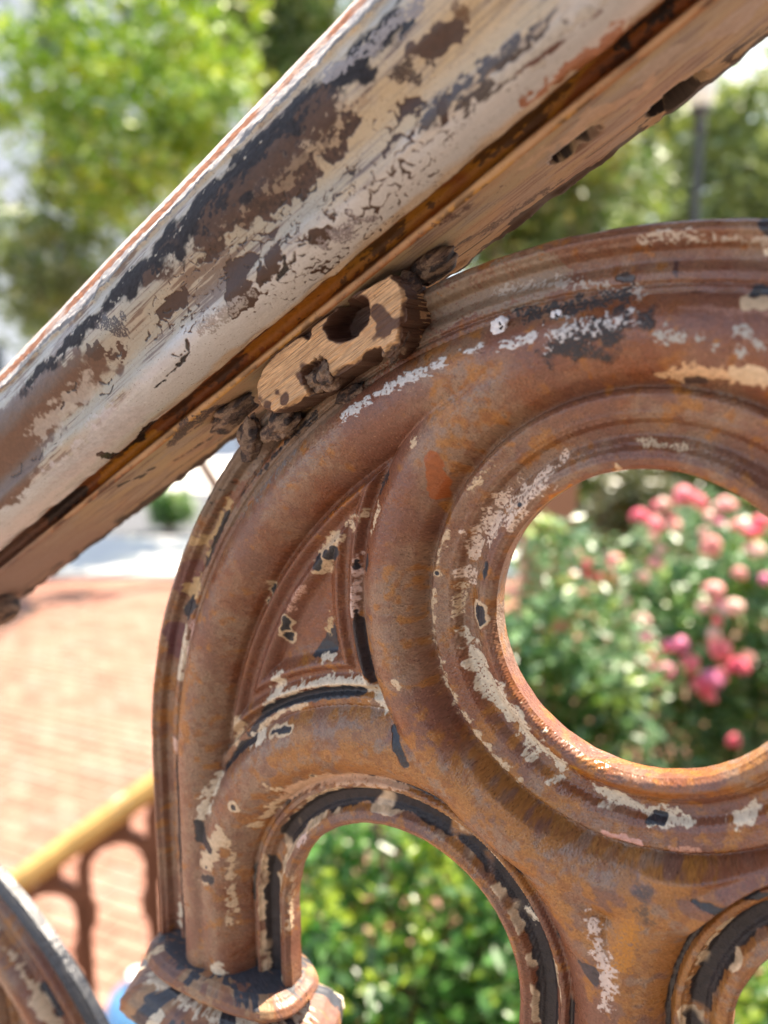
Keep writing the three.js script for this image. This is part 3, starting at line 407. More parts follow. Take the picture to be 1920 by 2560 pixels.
  put([10, 26, 30, 22, 10], [1080, 660, 1150, 610, 1240, 560, 1330, 500, 1400, 460], { col: [0.10, 0.075, 0.06], amp: 3, sy: 2, grain: 0.35 }); put([8, 14, 10], [1100, 560, 1180, 510, 1250, 470], { col: [0.09, 0.04, 0.025], amp: 3, grain: 0.4 });
  put([22, 40, 30], [430, 1110, 480, 1060, 540, 1020], { col: [0.07, 0.045, 0.04], amp: 4, grain: 0.35 }); put([10, 18, 10], [300, 1210, 350, 1190, 380, 1170], { col: BLACK, amp: 2, dz: -0.4 }); put([6, 8], [440, 1150, 540, 1085], { col: BLACK, amp: 1.6 });
  for (const [hs, hp, l, w] of railHoles) p.stroke([[hs - l * 0.5, hp], [hs + l * 0.2, hp]], w * 1.9, { col: [0.018, 0.012, 0.01], amp: 0.8, soft: 0.4 });  // shade inside the screw holes, painted dark into the colour
  return new THREE.MeshStandardMaterial(p.textures(0.6));
}
console.log('rail paint'); const matRail = paintRail();
function railGeo(s0, s1, ds, step, bulge, from = 0) {
  const loop = PROF.filter((q, i) => q.p >= from && (i % step === 0 || i === PROF.length - 1)), ns = Math.round((s1 - s0) / ds), np = loop.length, P = [], U = [], I = [];
  const nrm = loop.map((q, i) => { const a = loop[Math.max(0, i - 1)], b = loop[Math.min(np - 1, i + 1)], dn = b.n - a.n, du = b.u - a.u, l = Math.hypot(dn, du); return [du / l, -dn / l]; });
  for (let j = 0; j <= ns; j++) { const s = s0 + (s1 - s0) * j / ns; for (let i = 0; i < np; i++) { const q = loop[i], h = bulge ? railBulge(s, q.p) : 0, n = q.n + nrm[i][0] * h, u = q.u + nrm[i][1] * h; P.push((CS * s - SN * u) / 1000, (SN * s + CS * u) / 1000, n / 1000); U.push((s - RS0) / (RS1 - RS0), q.p / PL); } }
  for (let j = 0; j < ns; j++) for (let i = 0; i + 1 < np; i++) { const a = j * np + i, b = a + np; I.push(a, b, a + 1, a + 1, b, b + 1); }
  const g = new THREE.BufferGeometry(); g.setAttribute('position', new THREE.Float32BufferAttribute(P, 3)); g.setAttribute('uv', new THREE.Float32BufferAttribute(U, 2)); g.setIndex(I); g.computeVertexNormals(); return g;
}
const rail = thing('handrail', 'moulded handrail with cracked peeling paint, sloping up over the iron panel', 'handrail', [P0.x, P0.y, P0.z], YAW);
mesh('rail_face', railGeo(RS0, RS1, 0.85, 2, true), matRail, rail);
mesh('rail_lower_length', railGeo(-1500, RS0, 20, 5, false), matRail, rail);
mesh('rail_upper_length', railGeo(RS1, 900, 20, 5, false), matRail, rail);
{ // the rail's back: the same section turned round
  const g = railGeo(-1500, 900, 20, 5, false, pF - 1.6), q = g.attributes.position; for (let i = 0; i < q.count; i++) q.setZ(i, -0.010 - q.getZ(i)); const ix = g.index.array; for (let i = 0; i < ix.length; i += 3) { const t = ix[i]; ix[i] = ix[i + 1]; ix[i + 1] = t; } g.computeVertexNormals(); mesh('rail_back', g, matRail, rail);
}

// ------------------------------------------------------------------ the filed lug between rail and panel, and what clings to it
function outlineMM(q, n) { const out = []; for (let i = 0; i < q.length; i += 2) out.push(pl(q[i], q[i + 1], n)); return out; }
const LUGN = 16;
const lugOut = outlineMM([652, 1000, 650, 960, 668, 916, 700, 880, 760, 836, 850, 770, 920, 722, 984, 686, 1012, 706, 1022, 742, 1018, 772, 1016, 806, 1004, 860, 986, 868, 972, 894, 960, 872, 930, 880, 905, 905, 872, 920, 850, 935, 820, 960, 786, 985, 745, 1010, 700, 1034, 668, 1024], LUGN);
const lugHole = pl(880, 800, LUGN), lugPit = pl(772, 828, LUGN), lugPit2 = pl(800, 945, LUGN);
const dirRail = (a, b) => [CS * a + SN * b, -SN * a + CS * b];
function lugHeight(a, b) {
  const d = -sdPoly(lugOut, a, b), [s, u] = dirRail(a, b);
  let h = LUGN - 2.2 * (1 - sst(0, 1.1, d)) + 0.6 * fbm(s * 0.1, u * 1.7, 3) + 0.5 * fbm(a * 0.1, b * 0.1, 2);
  const [hs, hu] = dirRail(...lugHole), q = Math.hypot((s - hs) / 9.8, (u - hu) / 6.6) + 0.16 * fbm(a * 0.3, b * 0.3, 2); h -= 13 * (1 - sst(0.74, 1.02, q));
  for (const [c, r, dz] of [[lugPit, 3.2, 2.5], [lugPit2, 6, 5]]) { const k = Math.hypot(a - c[0], b - c[1]) / r + 0.5 * fbm(a * 0.4, b * 0.4 + 3, 3); h -= dz * (1 - sst(0.7, 1.1, k)); }
  return h;
}
const matLug = (() => {
  const xs = lugOut.map(q => q[0]), ys = lugOut.map(q => q[1]), b = [Math.min(...xs) - 4, Math.min(...ys) - 4, Math.max(...xs) + 4, Math.max(...ys) + 4];
  const p = new Paint(768, 640, ...b); p.box = b;
  p.each((a, bb, o) => {
    const [s, u] = dirRail(a, bb), d = -sdPoly(lugOut, a, bb), st = fbm(s * 0.1, u * 3.2, 3), st2 = fbm(s * 0.3 + 20, u * 7, 2), n = fbm(a * 0.25, bb * 0.25, 4);
    let c = [0.58, 0.38, 0.205]; const k = 1 + 0.85 * st + 0.6 * st2; c = c.map(v => v * k);
    const mx = (v, t) => { t = clamp(t); c = c.map((w, i) => lerp(w, v[i], t)); };
    mx([0.30, 0.15, 0.06], sst(0.1, 0.3, st + n * 0.4) * 0.5);
    const [hs, hu] = dirRail(...lugHole), q = Math.hypot((s - hs) / 9.8, (u - hu) / 6.6) + 0.16 * fbm(a * 0.3, bb * 0.3, 2); mx([0.09, 0.045, 0.03], 1 - sst(1.0, 1.12, q));
    for (const [w, r] of [[lugPit, 3.6], [lugPit2, 6.4]]) mx([0.06, 0.032, 0.024], 1 - sst(0.8, 1.1, Math.hypot(a - w[0], bb - w[1]) / r + 0.5 * fbm(a * 0.4, bb * 0.4 + 3, 3)));
    mx([0.10, 0.055, 0.035], 1 - sst(0.1, 0.8, d + 1.4 * n)); mx([0.10, 0.05, 0.03], sst(0.3, 0.4, fbm(a * 0.12 + 8, bb * 0.12, 3)));
    o.c = c; o.r = 0.55; o.z = 0.12 * st2 + 0.12 * st + 0.1 * n;
  });
  const m = new THREE.MeshStandardMaterial(p.textures(0.5)); m.userData.box = b; return m;
})();
const matGrime = (() => { const p = new Paint(512, 512, 0, 0, 60, 60); p.each((x, y, o) => { const n = fbm(x * 0.2, y * 0.2, 5), m = fbm(x * 1.1, y * 1.1, 3), k = 1 + 0.5 * m; o.c = (n > 0.12 ? [0.22, 0.15, 0.10] : n < -0.12 ? [0.035, 0.026, 0.024] : [0.11, 0.07, 0.05]).map(v => v * k); o.r = 0.75; o.z = 0.2 * m + 0.2 * n; }); const t = p.textures(0.5); return new THREE.MeshStandardMaterial(t); })();
{
  const [x0, y0, x1, y1] = matLug.userData.box; delete matLug.userData.box;
  const lug = relief({ x0, y0, x1, y1, cell: 0.45, solid: (a, b) => { const [q, v] = dirRail(a, b); return -sdPoly(lugOut, a, b) + 1.5 * fbm(q * 0.12, v * 0.9, 3) + 0.6 * fbm(a * 0.4, b * 0.4, 2); }, height: lugHeight, back: -4, uv: (a, b) => [(a - x0) / (x1 - x0), (b - y0) / (y1 - y0)] }).body;
  const o = mesh('filed_lug', lug, matLug, panel); o.userData.label = 'bare filed lug with a bolt hole and tool marks';
}
function lump(rx, ry, rz, rough, sd, sub = 40) {                             // a crusty blob, metres in mm
  const g = new THREE.SphereGeometry(1, sub, sub * 0.7 | 0), q = g.attributes.position, v = new THREE.Vector3();
  for (let i = 0; i < q.count; i++) { v.fromBufferAttribute(q, i); const k = 1 + rough * (fbm(v.x * 2 + sd, v.y * 2 + v.z * 1.7, 4) * 1.2); q.setXYZ(i, v.x * rx * k / 1000, v.y * ry * k / 1000, v.z * rz * k / 1000); }
  const t = g.attributes.uv; for (let i = 0; i < q.count; i++) t.setXY(i, (q.getX(i) + 0.7 * q.getZ(i)) / 0.03 + 0.37 * sd, (q.getY(i) + 0.5 * q.getZ(i)) / 0.03 + 0.21 * sd);
  g.computeVertexNormals(); return g;
}
const stick = (name, px, n, r, rough, m, turn = 0, sd = 1) => { const [a, b] = pl(px[0], px[1], n), o = mesh(name, lump(...(name === 'rust_crust' ? r.map(v => v * 0.8) : r), rough, sd), m, panel); o.position.set(a / 1000, b / 1000, n / 1000); o.rotation.z = turn; return o; };
const RAK = Math.atan2(SN, CS);
stick('rust_crust', [800, 958], 10, [9, 5, 6], 0.5, matGrime, RAK, 3); stick('rust_crust', [832, 940], 13, [5, 6, 5], 0.5, matGrime, 0.3, 8);
stick('rust_crust', [1000, 860], 9, [8, 5, 7], 0.5, matGrime, 1, 5); stick('rust_crust', [720, 1060], 2, [12, 7, 6], 0.5, matGrime, RAK, 11); stick('rust_crust', [890, 985], 2, [9, 4, 4], 0.5, matGrime, RAK, 14);
stick('paint_drip', [636, 1096], 4, [5, 9, 4], 0.4, matGrime, -0.1, 4); stick('rust_crust', [590, 1035], 2, [16, 6, 9], 0.4, matGrime, RAK, 21); stick('rust_crust', [1090, 672], -4, [13, 5.5, 9], 0.25, matGrime, RAK, 31); stick('rust_crust', [1040, 720], 4, [4, 6, 5], 0.5, matGrime, 0.2, 25);
const matWhiteChip = std(0.74, 0.75, 0.76, 0.45);
for (const [x, y, r] of [[1258, 820, [3.2, 2.9, 1.6]], [1398, 799, [2.2, 2.6, 1.4]]]) {
  const o = stick('paint_blister', [x, y], 6.2, r, 0.55, matWhiteChip, 0.5, x); 
  for (let i = 0; i < 5; i++) { const a = -0.9 + i * 0.42, k = 0.35 + 0.12 * (i % 3), s = mesh('pit', lump(0.6 - 0.05 * i, 0.4, 0.35, 0.5, i, 12), std(0.03, 0.025, 0.025, 0.7), o); s.position.set(r[0] * k * Math.cos(a) / 1000, r[1] * k * Math.sin(a) / 1000, r[2] * Math.sqrt(1 - k * k) * 1.05 / 1000); }
}
// a turned boss under the rail where the next panel is bolted on
{ const [a, b] = pl(-6, 1505, -6), pts = [[0, 0], [9, 0], [13, 3], [14, 8], [11, 12], [12, 17], [16, 21], [15, 30], [0, 30]].map(q => new THREE.Vector2(q[0] / 1000, q[1] / 1000)); const g = new THREE.LatheGeometry(pts, 32), o = mesh('bolt_boss', g, matGrime, rail); o.position.set(a / 1000, b / 1000 - 0.012, -0.006); o.rotation.z = RAK; }

// ------------------------------------------------------------------ the place: ground, pavement, street
struct(mesh('ground', new THREE.PlaneGeometry(240, 240).rotateX(-Math.PI / 2).translate(0, -0.06, -40), std(0.20, 0.19, 0.165, 0.95)));
const paveZ = z => z;
const pave = struct(mesh('brick_pavement', boxAt(15, 0.05, 14.5, -2.5, -0.035, -3.2), std(0.23, 0.14, 0.10, 0.95)));
{
  const brickMats = [[0.31, 0.155, 0.105], [0.285, 0.135, 0.09], [0.335, 0.18, 0.125], [0.30, 0.16, 0.115], [0.26, 0.12, 0.08]].map(c => std(...c, 0.88));
  const bg = new RoundedBoxGeometry(0.196, 0.06, 0.094, 1, 0.006), spots = [];
  const turn = 0.42, ct = Math.cos(turn), stn = Math.sin(turn);
  for (let j = -80; j < 80; j++) for (let i = -50; i < 50; i++) { const u = (i + (j & 1) * 0.5) * 0.205, v = j * 0.103, x = -2.5 + u * ct - v * stn, z = -5.2 + u * stn + v * ct; if (x < -9.9 || x > 4.9 || z > 3.9 || z < -10.35) continue; spots.push([x, z]); }
  const visible = spots.map(([x, z]) => { const p = new THREE.Vector3(x, 0, z).sub(EYE), dep = p.dot(FW), sx = 960 + F * p.x / dep, sy = 1280 - F * p.dot(UPC) / dep; return dep > 0 && sx > 0 && sx < 430 && sy > 1400 && sy < 2600 ? 1 / dep : 0; });
  const order = spots.map((_, i) => i).sort((a, b) => visible[b] - visible[a]), near = new Set(order.slice(0, 300).filter(i => visible[i] > 0)), rest = [];
  spots.forEach(([x, z], i) => { const y = -0.028 + 0.004 * rnd(), t = turn * -1 + rr(-0.012, 0.012); if (near.has(i)) { const o = mesh('brick', bg, brickMats[Math.floor(rnd() * 5)], pave); o.position.set(x, y, z); o.rotation.y = t; } else rest.push([x, y, z, t]); });
  const im = new THREE.InstancedMesh(bg, std(1, 1, 1, 0.88), rest.length), M = new THREE.Matrix4(), c = new THREE.Color(); rest.forEach(([x, y, z, t], i) => { M.makeRotationY(t); M.setPosition(x, y, z); im.setMatrixAt(i, M); im.setColorAt(i, brickMats[Math.floor(rnd() * 5)].color); });
  im.name = 'brick_field'; im.userData.kind = 'stuff'; im.castShadow = im.receiveShadow = true; pave.add(im);
}
struct(mesh('sidewalk', boxAt(60, 0.14, 2.6, -4, -0.03, -11.8), std(0.62, 0.60, 0.56, 0.9)));
struct(mesh('road', boxAt(90, 0.03, 5.4, -4, -0.04, -15.85), std(0.10, 0.105, 0.115, 0.9)));
struct(mesh('plaza', boxAt(90, 0.12, 16, -4, -0.03, -26.6), std(0.66, 0.64, 0.6, 0.9)));
// the flight of steps this railing guards, on the camera's side
{
  const st = thing('stone_steps', 'flight of brownstone steps under the iron railing', 'steps', [P0.x, 0, P0.z], YAW);
  const m = std(0.31, 0.255, 0.205, 0.85); const rise = 0.165, run = rise / (SN / CS);
  for (let i = 0; i < 16; i++) { const top = rise * (i + 1), x = (i - 9.4) * run; if (top > 2.3) break; mesh('tread', boxAt(run + 0.02, top, 1.5, x, top / 2, 0.70), m, st); }
}

// ------------------------------------------------------------------ plants
function leafMat(rough = 0.42) { return new THREE.MeshPhysicalMaterial({ color: 0xffffff, vertexColors: true, roughness: rough, transmission: 0.58, thickness: 0, side: THREE.DoubleSide }); }
const matLeaf = leafMat(0.34), matLeafDull = leafMat(0.6), matBark = std(0.15, 0.10, 0.07, 0.9);
function leaves(list, w, lift = 0.1) {                                                   // list of [x, y, z, length, colour]; each leaf two folded halves
  const P = new Float32Array(list.length * 12), C = new Float32Array(list.length * 12), I = new Uint32Array(list.length * 6), a = new THREE.Vector3(), b = new THREE.Vector3(), n = new THREE.Vector3();
  list.forEach(([x, y, z, l, c], i) => {
    n.set(rr(-1, 1), rr(lift, 1.3), rr(-1, 1)).normalize(); a.set(rr(-1, 1), rr(-0.7, 0.4), rr(-1, 1)); a.addScaledVector(n, -a.dot(n)).normalize(); b.crossVectors(n, a).multiplyScalar(l * w * 0.5); a.multiplyScalar(l * 0.5); const f = l * 0.1, o = 12 * i;
    const put = (k, sx, sb, up) => { P[o + k] = x + a.x * sx + b.x * sb + n.x * up; P[o + k + 1] = y + a.y * sx + b.y * sb + n.y * up; P[o + k + 2] = z + a.z * sx + b.z * sb + n.z * up; };
    put(0, -1, 0, 0); put(3, 0.1, 1, f); put(6, 1, 0, -f * 0.6); put(9, 0.1, -1, f);
    const v = rr(0.8, 1.2); for (let k = 0; k < 4; k++) { C[o + 3 * k] = c[0] * v; C[o + 3 * k + 1] = c[1] * v; C[o + 3 * k + 2] = c[2] * v; }
    I.set([4 * i, 4 * i + 1, 4 * i + 2, 4 * i, 4 * i + 2, 4 * i + 3], 6 * i);
  });
  const g = new THREE.BufferGeometry(); g.setAttribute('position', new THREE.BufferAttribute(P, 3)); g.setAttribute('color', new THREE.BufferAttribute(C, 3)); g.setIndex(new THREE.BufferAttribute(I, 1)); g.computeVertexNormals(); return g;
}
const pick = a => a[Math.floor(rnd() * a.length)];
function crownLeaves(c, R, clumps, per, size, pal, clumpR, shell = 0.55) {    // clumps through an uneven ellipsoid, leaves through each clump
  const out = [];
  for (let k = 0; k < clumps; k++) {
    let d; do d = [rr(-1, 1), rr(-1, 1), rr(-1, 1)]; while (Math.hypot(...d) > 1 || Math.hypot(...d) < shell * rnd());
    const w = 0.8 + 0.5 * fbm(d[0] * 2 + k * 0.01, d[1] * 2 + d[2], 2), cx = c[0] + d[0] * R[0] * w, cy = c[1] + d[1] * R[1] * w, cz = c[2] + d[2] * R[2] * w, cr = clumpR * rr(0.6, 1.3), tone = pick(pal);
    for (let i = 0; i < per; i++) { let q; do q = [rr(-1, 1), rr(-1, 1), rr(-1, 1)]; while (Math.hypot(...q) > 1); out.push([cx + q[0] * cr, cy + q[1] * cr * 0.7, cz + q[2] * cr, size * rr(0.65, 1.25), rnd() < 0.75 ? tone : pick(pal)]); }
  }
  return out;
}
function limb(a, b, r0, r1) { const A = new THREE.Vector3(...a), B = new THREE.Vector3(...b), m = A.clone().lerp(B, 0.5).add(new THREE.Vector3(rr(-0.1, 0.1), 0, rr(-0.1, 0.1)).multiplyScalar(A.distanceTo(B) * 0.6)); const g = new THREE.TubeGeometry(new THREE.QuadraticBezierCurve3(A, m, B), 10, 1, 8), q = g.attributes.position, u = g.attributes.uv, cv = new THREE.QuadraticBezierCurve3(A, m, B); for (let i = 0; i < q.count; i++) { const t = u.getX(i), c = cv.getPoint(t), r = lerp(r0, r1, t); q.setXYZ(i, c.x + (q.getX(i) - c.x) * r, c.y + (q.getY(i) - c.y) * r, c.z + (q.getZ(i) - c.z) * r); } g.computeVertexNormals(); return g; }
function tree(name, label, base, trunkTo, c, R, opt) {                       // base on the ground; crown centre and radii in the world
  const t = thing(name, label, 'tree', base, 0, opt.group), L = v => [v[0] - base[0], v[1] - base[1], v[2] - base[2]], lc = L(c), tt = L(trunkTo);
  const parts = [limb([0, 0, 0], tt, opt.r, opt.r * 0.6)]; mesh('trunk', parts[0], matBark, t);
  const br = []; for (let i = 0; i < 9; i++) { const e = [lc[0] + R[0] * rr(-0.75, 0.75), lc[1] + R[1] * rr(-0.5, 0.7), lc[2] + R[2] * rr(-0.7, 0.7)]; br.push(limb(tt, e, opt.r * 0.25, opt.r * 0.06)); } mesh('limbs', mergeGeometries(br), matBark, t);
  mesh('crown', leaves(crownLeaves(lc, R, opt.clumps, opt.per, opt.size, opt.pal, opt.clumpR), opt.w ?? 0.55, 0.5), opt.mat ?? matLeafDull, t); return t;
}
const YG = [[0.42, 0.56, 0.03], [0.32, 0.50, 0.035], [0.50, 0.60, 0.035], [0.17, 0.30, 0.035], [0.24, 0.41, 0.035]], DG = [[0.12, 0.22, 0.035], [0.16, 0.28, 0.04], [0.08, 0.15, 0.03], [0.27, 0.36, 0.04]], OL = [[0.29, 0.36, 0.09], [0.23, 0.31, 0.09], [0.37, 0.43, 0.1], [0.16, 0.23, 0.07]];
const V = v => [v.x, v.y, v.z];
{
  const c1 = at(330, 240, 9.6), b1 = new THREE.Vector3(c1.x + 1.4, 0, c1.z - 0.6); tree('street_tree', 'bright yellow-green leafy tree above the sloping handrail, before the pale building', V(b1), [b1.x - 0.3, 3.2, c1.z - 0.3], V(c1), [2.1, 2.1, 1.5], { r: 0.11, clumps: 200, per: 28, size: 0.175, pal: YG, clumpR: 0.4, group: 'trees along the street' });
  const b2 = onGround(640, 1400), c2 = at(150, 660, 11); tree('street_tree', 'duller olive tree low behind the bright one, beside the pale building', V(b2), [b2.x - 1.2, 2.4, -11], V(c2), [1.5, 1.7, 1.2], { r: 0.12, clumps: 120, per: 32, size: 0.17, pal: OL, clumpR: 0.34, group: 'trees along the street' });
  const c3 = at(680, 0, 13), b3 = [c3.x + 0.9, 0, c3.z]; tree('street_tree', 'dark green tree behind the handrail, beside the red brick building', b3, [c3.x + 0.5, 4, c3.z], V(c3), [2.3, 3, 1.6], { r: 0.16, clumps: 260, per: 36, size: 0.2, pal: [...DG, ...OL], clumpR: 0.46, group: 'trees along the street' });
  const c4 = at(1330, 500, 12), b4 = [c4.x, 0, c4.z]; tree('street_tree', 'deep green tree above the top of the iron ring', b4, [c4.x, 2.2, c4.z], V(c4), [2.3, 2.1, 1.5], { r: 0.16, clumps: 280, per: 34, size: 0.19, pal: [...DG, [0.24, 0.33, 0.04], [0.32, 0.3, 0.04]], clumpR: 0.44, group: 'trees along the street' });
  const c5 = at(1880, 520, 17), b5 = [c5.x, 0, c5.z]; tree('street_tree', 'pale lime tree behind the lamp post', b5, [c5.x, 3, c5.z], V(c5), [2.5, 3.3, 1.6], { r: 0.17, clumps: 280, per: 36, size: 0.26, pal: [...OL, [0.36, 0.42, 0.08], [0.3, 0.36, 0.09]], clumpR: 0.55, group: 'trees along the street' });
  const c6 = at(1480, 330, 20), b6 = [c6.x, 0, c6.z]; tree('street_tree', 'tall dark tree rising behind the upper end of the handrail', b6, [c6.x, 4, c6.z], V(c6), [4, 4.6, 2], { r: 0.2, clumps: 330, per: 40, size: 0.3, pal: [...DG, ...OL], clumpR: 0.8, group: 'trees along the street' });
}
function shrub(name, label, base, c, R, opt) {
  const t = thing(name, label, 'bush', base, 0, opt.group), lc = [c[0] - base[0], c[1] - base[1], c[2] - base[2]];
  const st = []; for (let i = 0; i < 12; i++) st.push(limb([rr(-0.12, 0.12), 0, rr(-0.12, 0.12)], [lc[0] + R[0] * rr(-0.8, 0.8), lc[1] + R[1] * rr(-0.2, 0.8), lc[2] + R[2] * rr(-0.8, 0.8)], 0.012, 0.004)); mesh('stems', mergeGeometries(st), matBark, t);
  mesh('foliage', leaves(crownLeaves(lc, R, opt.clumps, opt.per, opt.size, opt.pal, opt.clumpR, 0.75), opt.w ?? 0.62, 0.55), opt.mat ?? matLeaf, t); return t;
}
const RG = [[0.18, 0.34, 0.12], [0.25, 0.44, 0.18], [0.12, 0.25, 0.09], [0.33, 0.5, 0.25], [0.2, 0.35, 0.17], [0.34, 0.47, 0.06]];
const BG = [[0.09, 0.24, 0.05], [0.12, 0.31, 0.06], [0.07, 0.18, 0.04], [0.19, 0.38, 0.08], [0.32, 0.44, 0.03]];
{
  const c = at(1010, 2380, 1.5), b = [c.x, 0, c.z - 0.1]; shrub('green_shrub', 'glossy green leafy shrub filling the lower arch of the iron panel', b, V(c), [0.42, 0.46, 0.30], { clumps: 210, per: 34, size: 0.034, pal: BG, clumpR: 0.085 });
  const c2 = at(1340, 1740, 1.95), b2 = [c2.x, 0, c2.z]; shrub('green_shrub', 'green shrub with no flowers below the rose bush, seen through the ring', b2, V(c2), [0.34, 0.42, 0.25], { clumps: 150, per: 36, size: 0.036, pal: RG, clumpR: 0.085 });
  const c8 = at(1930, 2600, 1.7); shrub('green_shrub', 'low green shrub beyond the right-hand small arch of the panel', [c8.x, 0, c8.z], V(c8), [0.3, 0.34, 0.25], { clumps: 110, per: 34, size: 0.036, pal: BG, clumpR: 0.085 });
  const c3 = at(1810, 1620, 2.5), b3 = [c3.x, 0, c3.z]; const R3 = [0.47, 0.50, 0.34];
  const rose = shrub('rose_bush', 'rose bush covered in pink and coral blooms behind the ring', b3, V(c3), R3, { clumps: 215, per: 36, size: 0.045, pal: RG, clumpR: 0.1 });
  const c4 = at(1700, 2160, 2.3); mesh('foliage', leaves(crownLeaves([c4.x - b3[0], c4.y, c4.z - b3[2]], [0.5, 0.4, 0.3], 140, 36, 0.042, RG, 0.1, 0.7), 0.62, 0.55), matLeaf, rose);
  const petal = (() => { const g = new THREE.SphereGeometry(1, 8, 5, 0, Math.PI * 2, 0, 1.15); g.translate(0, -0.42, 0); return g; })();
  const bloomGeo = (n) => { const P = []; for (let k = 0; k < n; k++) { const t = k * 2.4, r = 0.12 + 0.62 * (k / n), g = petal.clone().scale(0.46, 0.30, 0.46); g.rotateZ(-0.4 - 0.9 * k / n); g.translate(r, 0.25 - 0.45 * k / n, 0); g.rotateY(t); P.push(g); } return mergeGeometries(P); };
  const bg = [bloomGeo(12), bloomGeo(9), bloomGeo(14)];
  const pink = [[0.84, 0.12, 0.19], [0.88, 0.24, 0.28], [0.9, 0.42, 0.38], [0.92, 0.62, 0.52], [0.86, 0.26, 0.46]].map(c => { const m = new THREE.MeshPhysicalMaterial({ roughness: 0.6, transmission: 0.3, thickness: 0, side: THREE.DoubleSide }); m.color.setRGB(...c); return m; });
  const spots = [[1366, 1350, 20, 3], [1440, 1378, 24, 3], [1470, 1412, 38, 0], [1488, 1440, 26, 1], [1430, 1440, 22, 3], [1525, 1440, 22, 3], [1536, 1392, 22, 2], [1608, 1440, 22, 3], [1640, 1405, 26, 2], [1600, 1285, 30, 0], [1650, 1262, 28, 0], [1640, 1310, 26, 1], [1690, 1312, 24, 3], [1710, 1235, 38, 1], [1748, 1250, 30, 1], [1815, 1258, 34, 2], [1775, 1290, 22, 3], [1850, 1310, 30, 2], [1890, 1320, 30, 0], [1905, 1300, 26, 0], [1780, 1365, 34, 2], [1890, 1370, 34, 3], [1790, 1475, 36, 2], [1810, 1520, 26, 3], [1840, 1515, 30, 3], [1850, 1430, 24, 2], [1912, 1445, 20, 4], [1560, 1498, 24, 3], [1606, 1545, 30, 3], [1616, 1642, 34, 2], [1610, 1660, 30, 1], [1675, 1608, 22, 4], [1705, 1610, 26, 4], [1665, 1676, 32, 4], [1725, 1660, 34, 1], [1800, 1620, 36, 1], [1845, 1660, 36, 0], [1780, 1690, 36, 4], [1760, 1712, 34, 0], [1870, 1640, 22, 2], [1836, 1850, 24, 0], [1470, 1560, 14, 3]];
  spots.forEach(([x, y, r, k], i) => { const dep = 2.5 - 0.43 + rr(-0.03, 0.05), p = at(x, y, dep), o = mesh('rose_bloom', bg[i % 3], pink[k], rose), s = r * dep / F * 0.98; o.scale.set(s, s, s); o.position.set(p.x - b3[0], p.y, p.z - b3[2]); o.rotation.set(rr(0.2, 1.1), rr(0, 6), rr(-0.3, 0.3));
    if (r > 24) { const a = rr(0, 6.28), q = mesh('rose_bloom', bg[(i + 1) % 3], pink[(k + 1 + (i & 1)) % 5], rose), w = s * rr(0.5, 0.75); q.scale.set(w, w, w); q.position.set(o.position.x + Math.cos(a) * s * 1.5, o.position.y + Math.sin(a) * s * 1.3, o.position.z + rr(-0.02, 0.03)); q.rotation.set(rr(0.2, 1.1), rr(0, 6), 0); } });
  const c5 = at(1700, 1140, 5), b5 = [c5.x, 0, c5.z]; shrub('hedge_shrub', 'dark green hedge shrub behind the rose bush', b5, V(c5), [1.15, 0.9, 0.5], { clumps: 300, per: 60, size: 0.07, pal: DG, clumpR: 0.25, mat: matLeafDull });
  const c6 = at(1590, 1330, 3.6), b6 = [c6.x, 0, c6.z]; shrub('hedge_shrub', 'yellowing shrub between the brown post and the rose bush', b6, V(c6), [0.2, 0.4, 0.2], { clumps: 50, per: 40, size: 0.05, pal: [[0.22, 0.2, 0.04], [0.15, 0.17, 0.04], [0.09, 0.13, 0.04]], clumpR: 0.14 });
  const g7 = onGround(430, 1330), c7 = [g7.x, 0.42, g7.z]; shrub('low_shrub', 'small round green shrub across the brick pavement', V(g7), c7, [0.5, 0.36, 0.4], { clumps: 80, per: 40, size: 0.08, pal: BG, clumpR: 0.2 });
  // the brown timber post by the roses
  const pp = at(1368, 1320, 3.3), post = thing('timber_post', 'weathered brown timber post behind the rose bush', 'post', [pp.x, 0, pp.z]); mesh('shaft', new RoundedBoxGeometry(0.2, 2.6, 0.16, 2, 0.01).translate(0, 1.3, 0), std(0.36, 0.19, 0.11, 0.85), post); mesh('cap', new THREE.ConeGeometry(0.16, 0.12, 4).rotateY(Math.PI / 4).translate(0, 2.66, 0), std(0.24, 0.12, 0.07, 0.85), post);
}

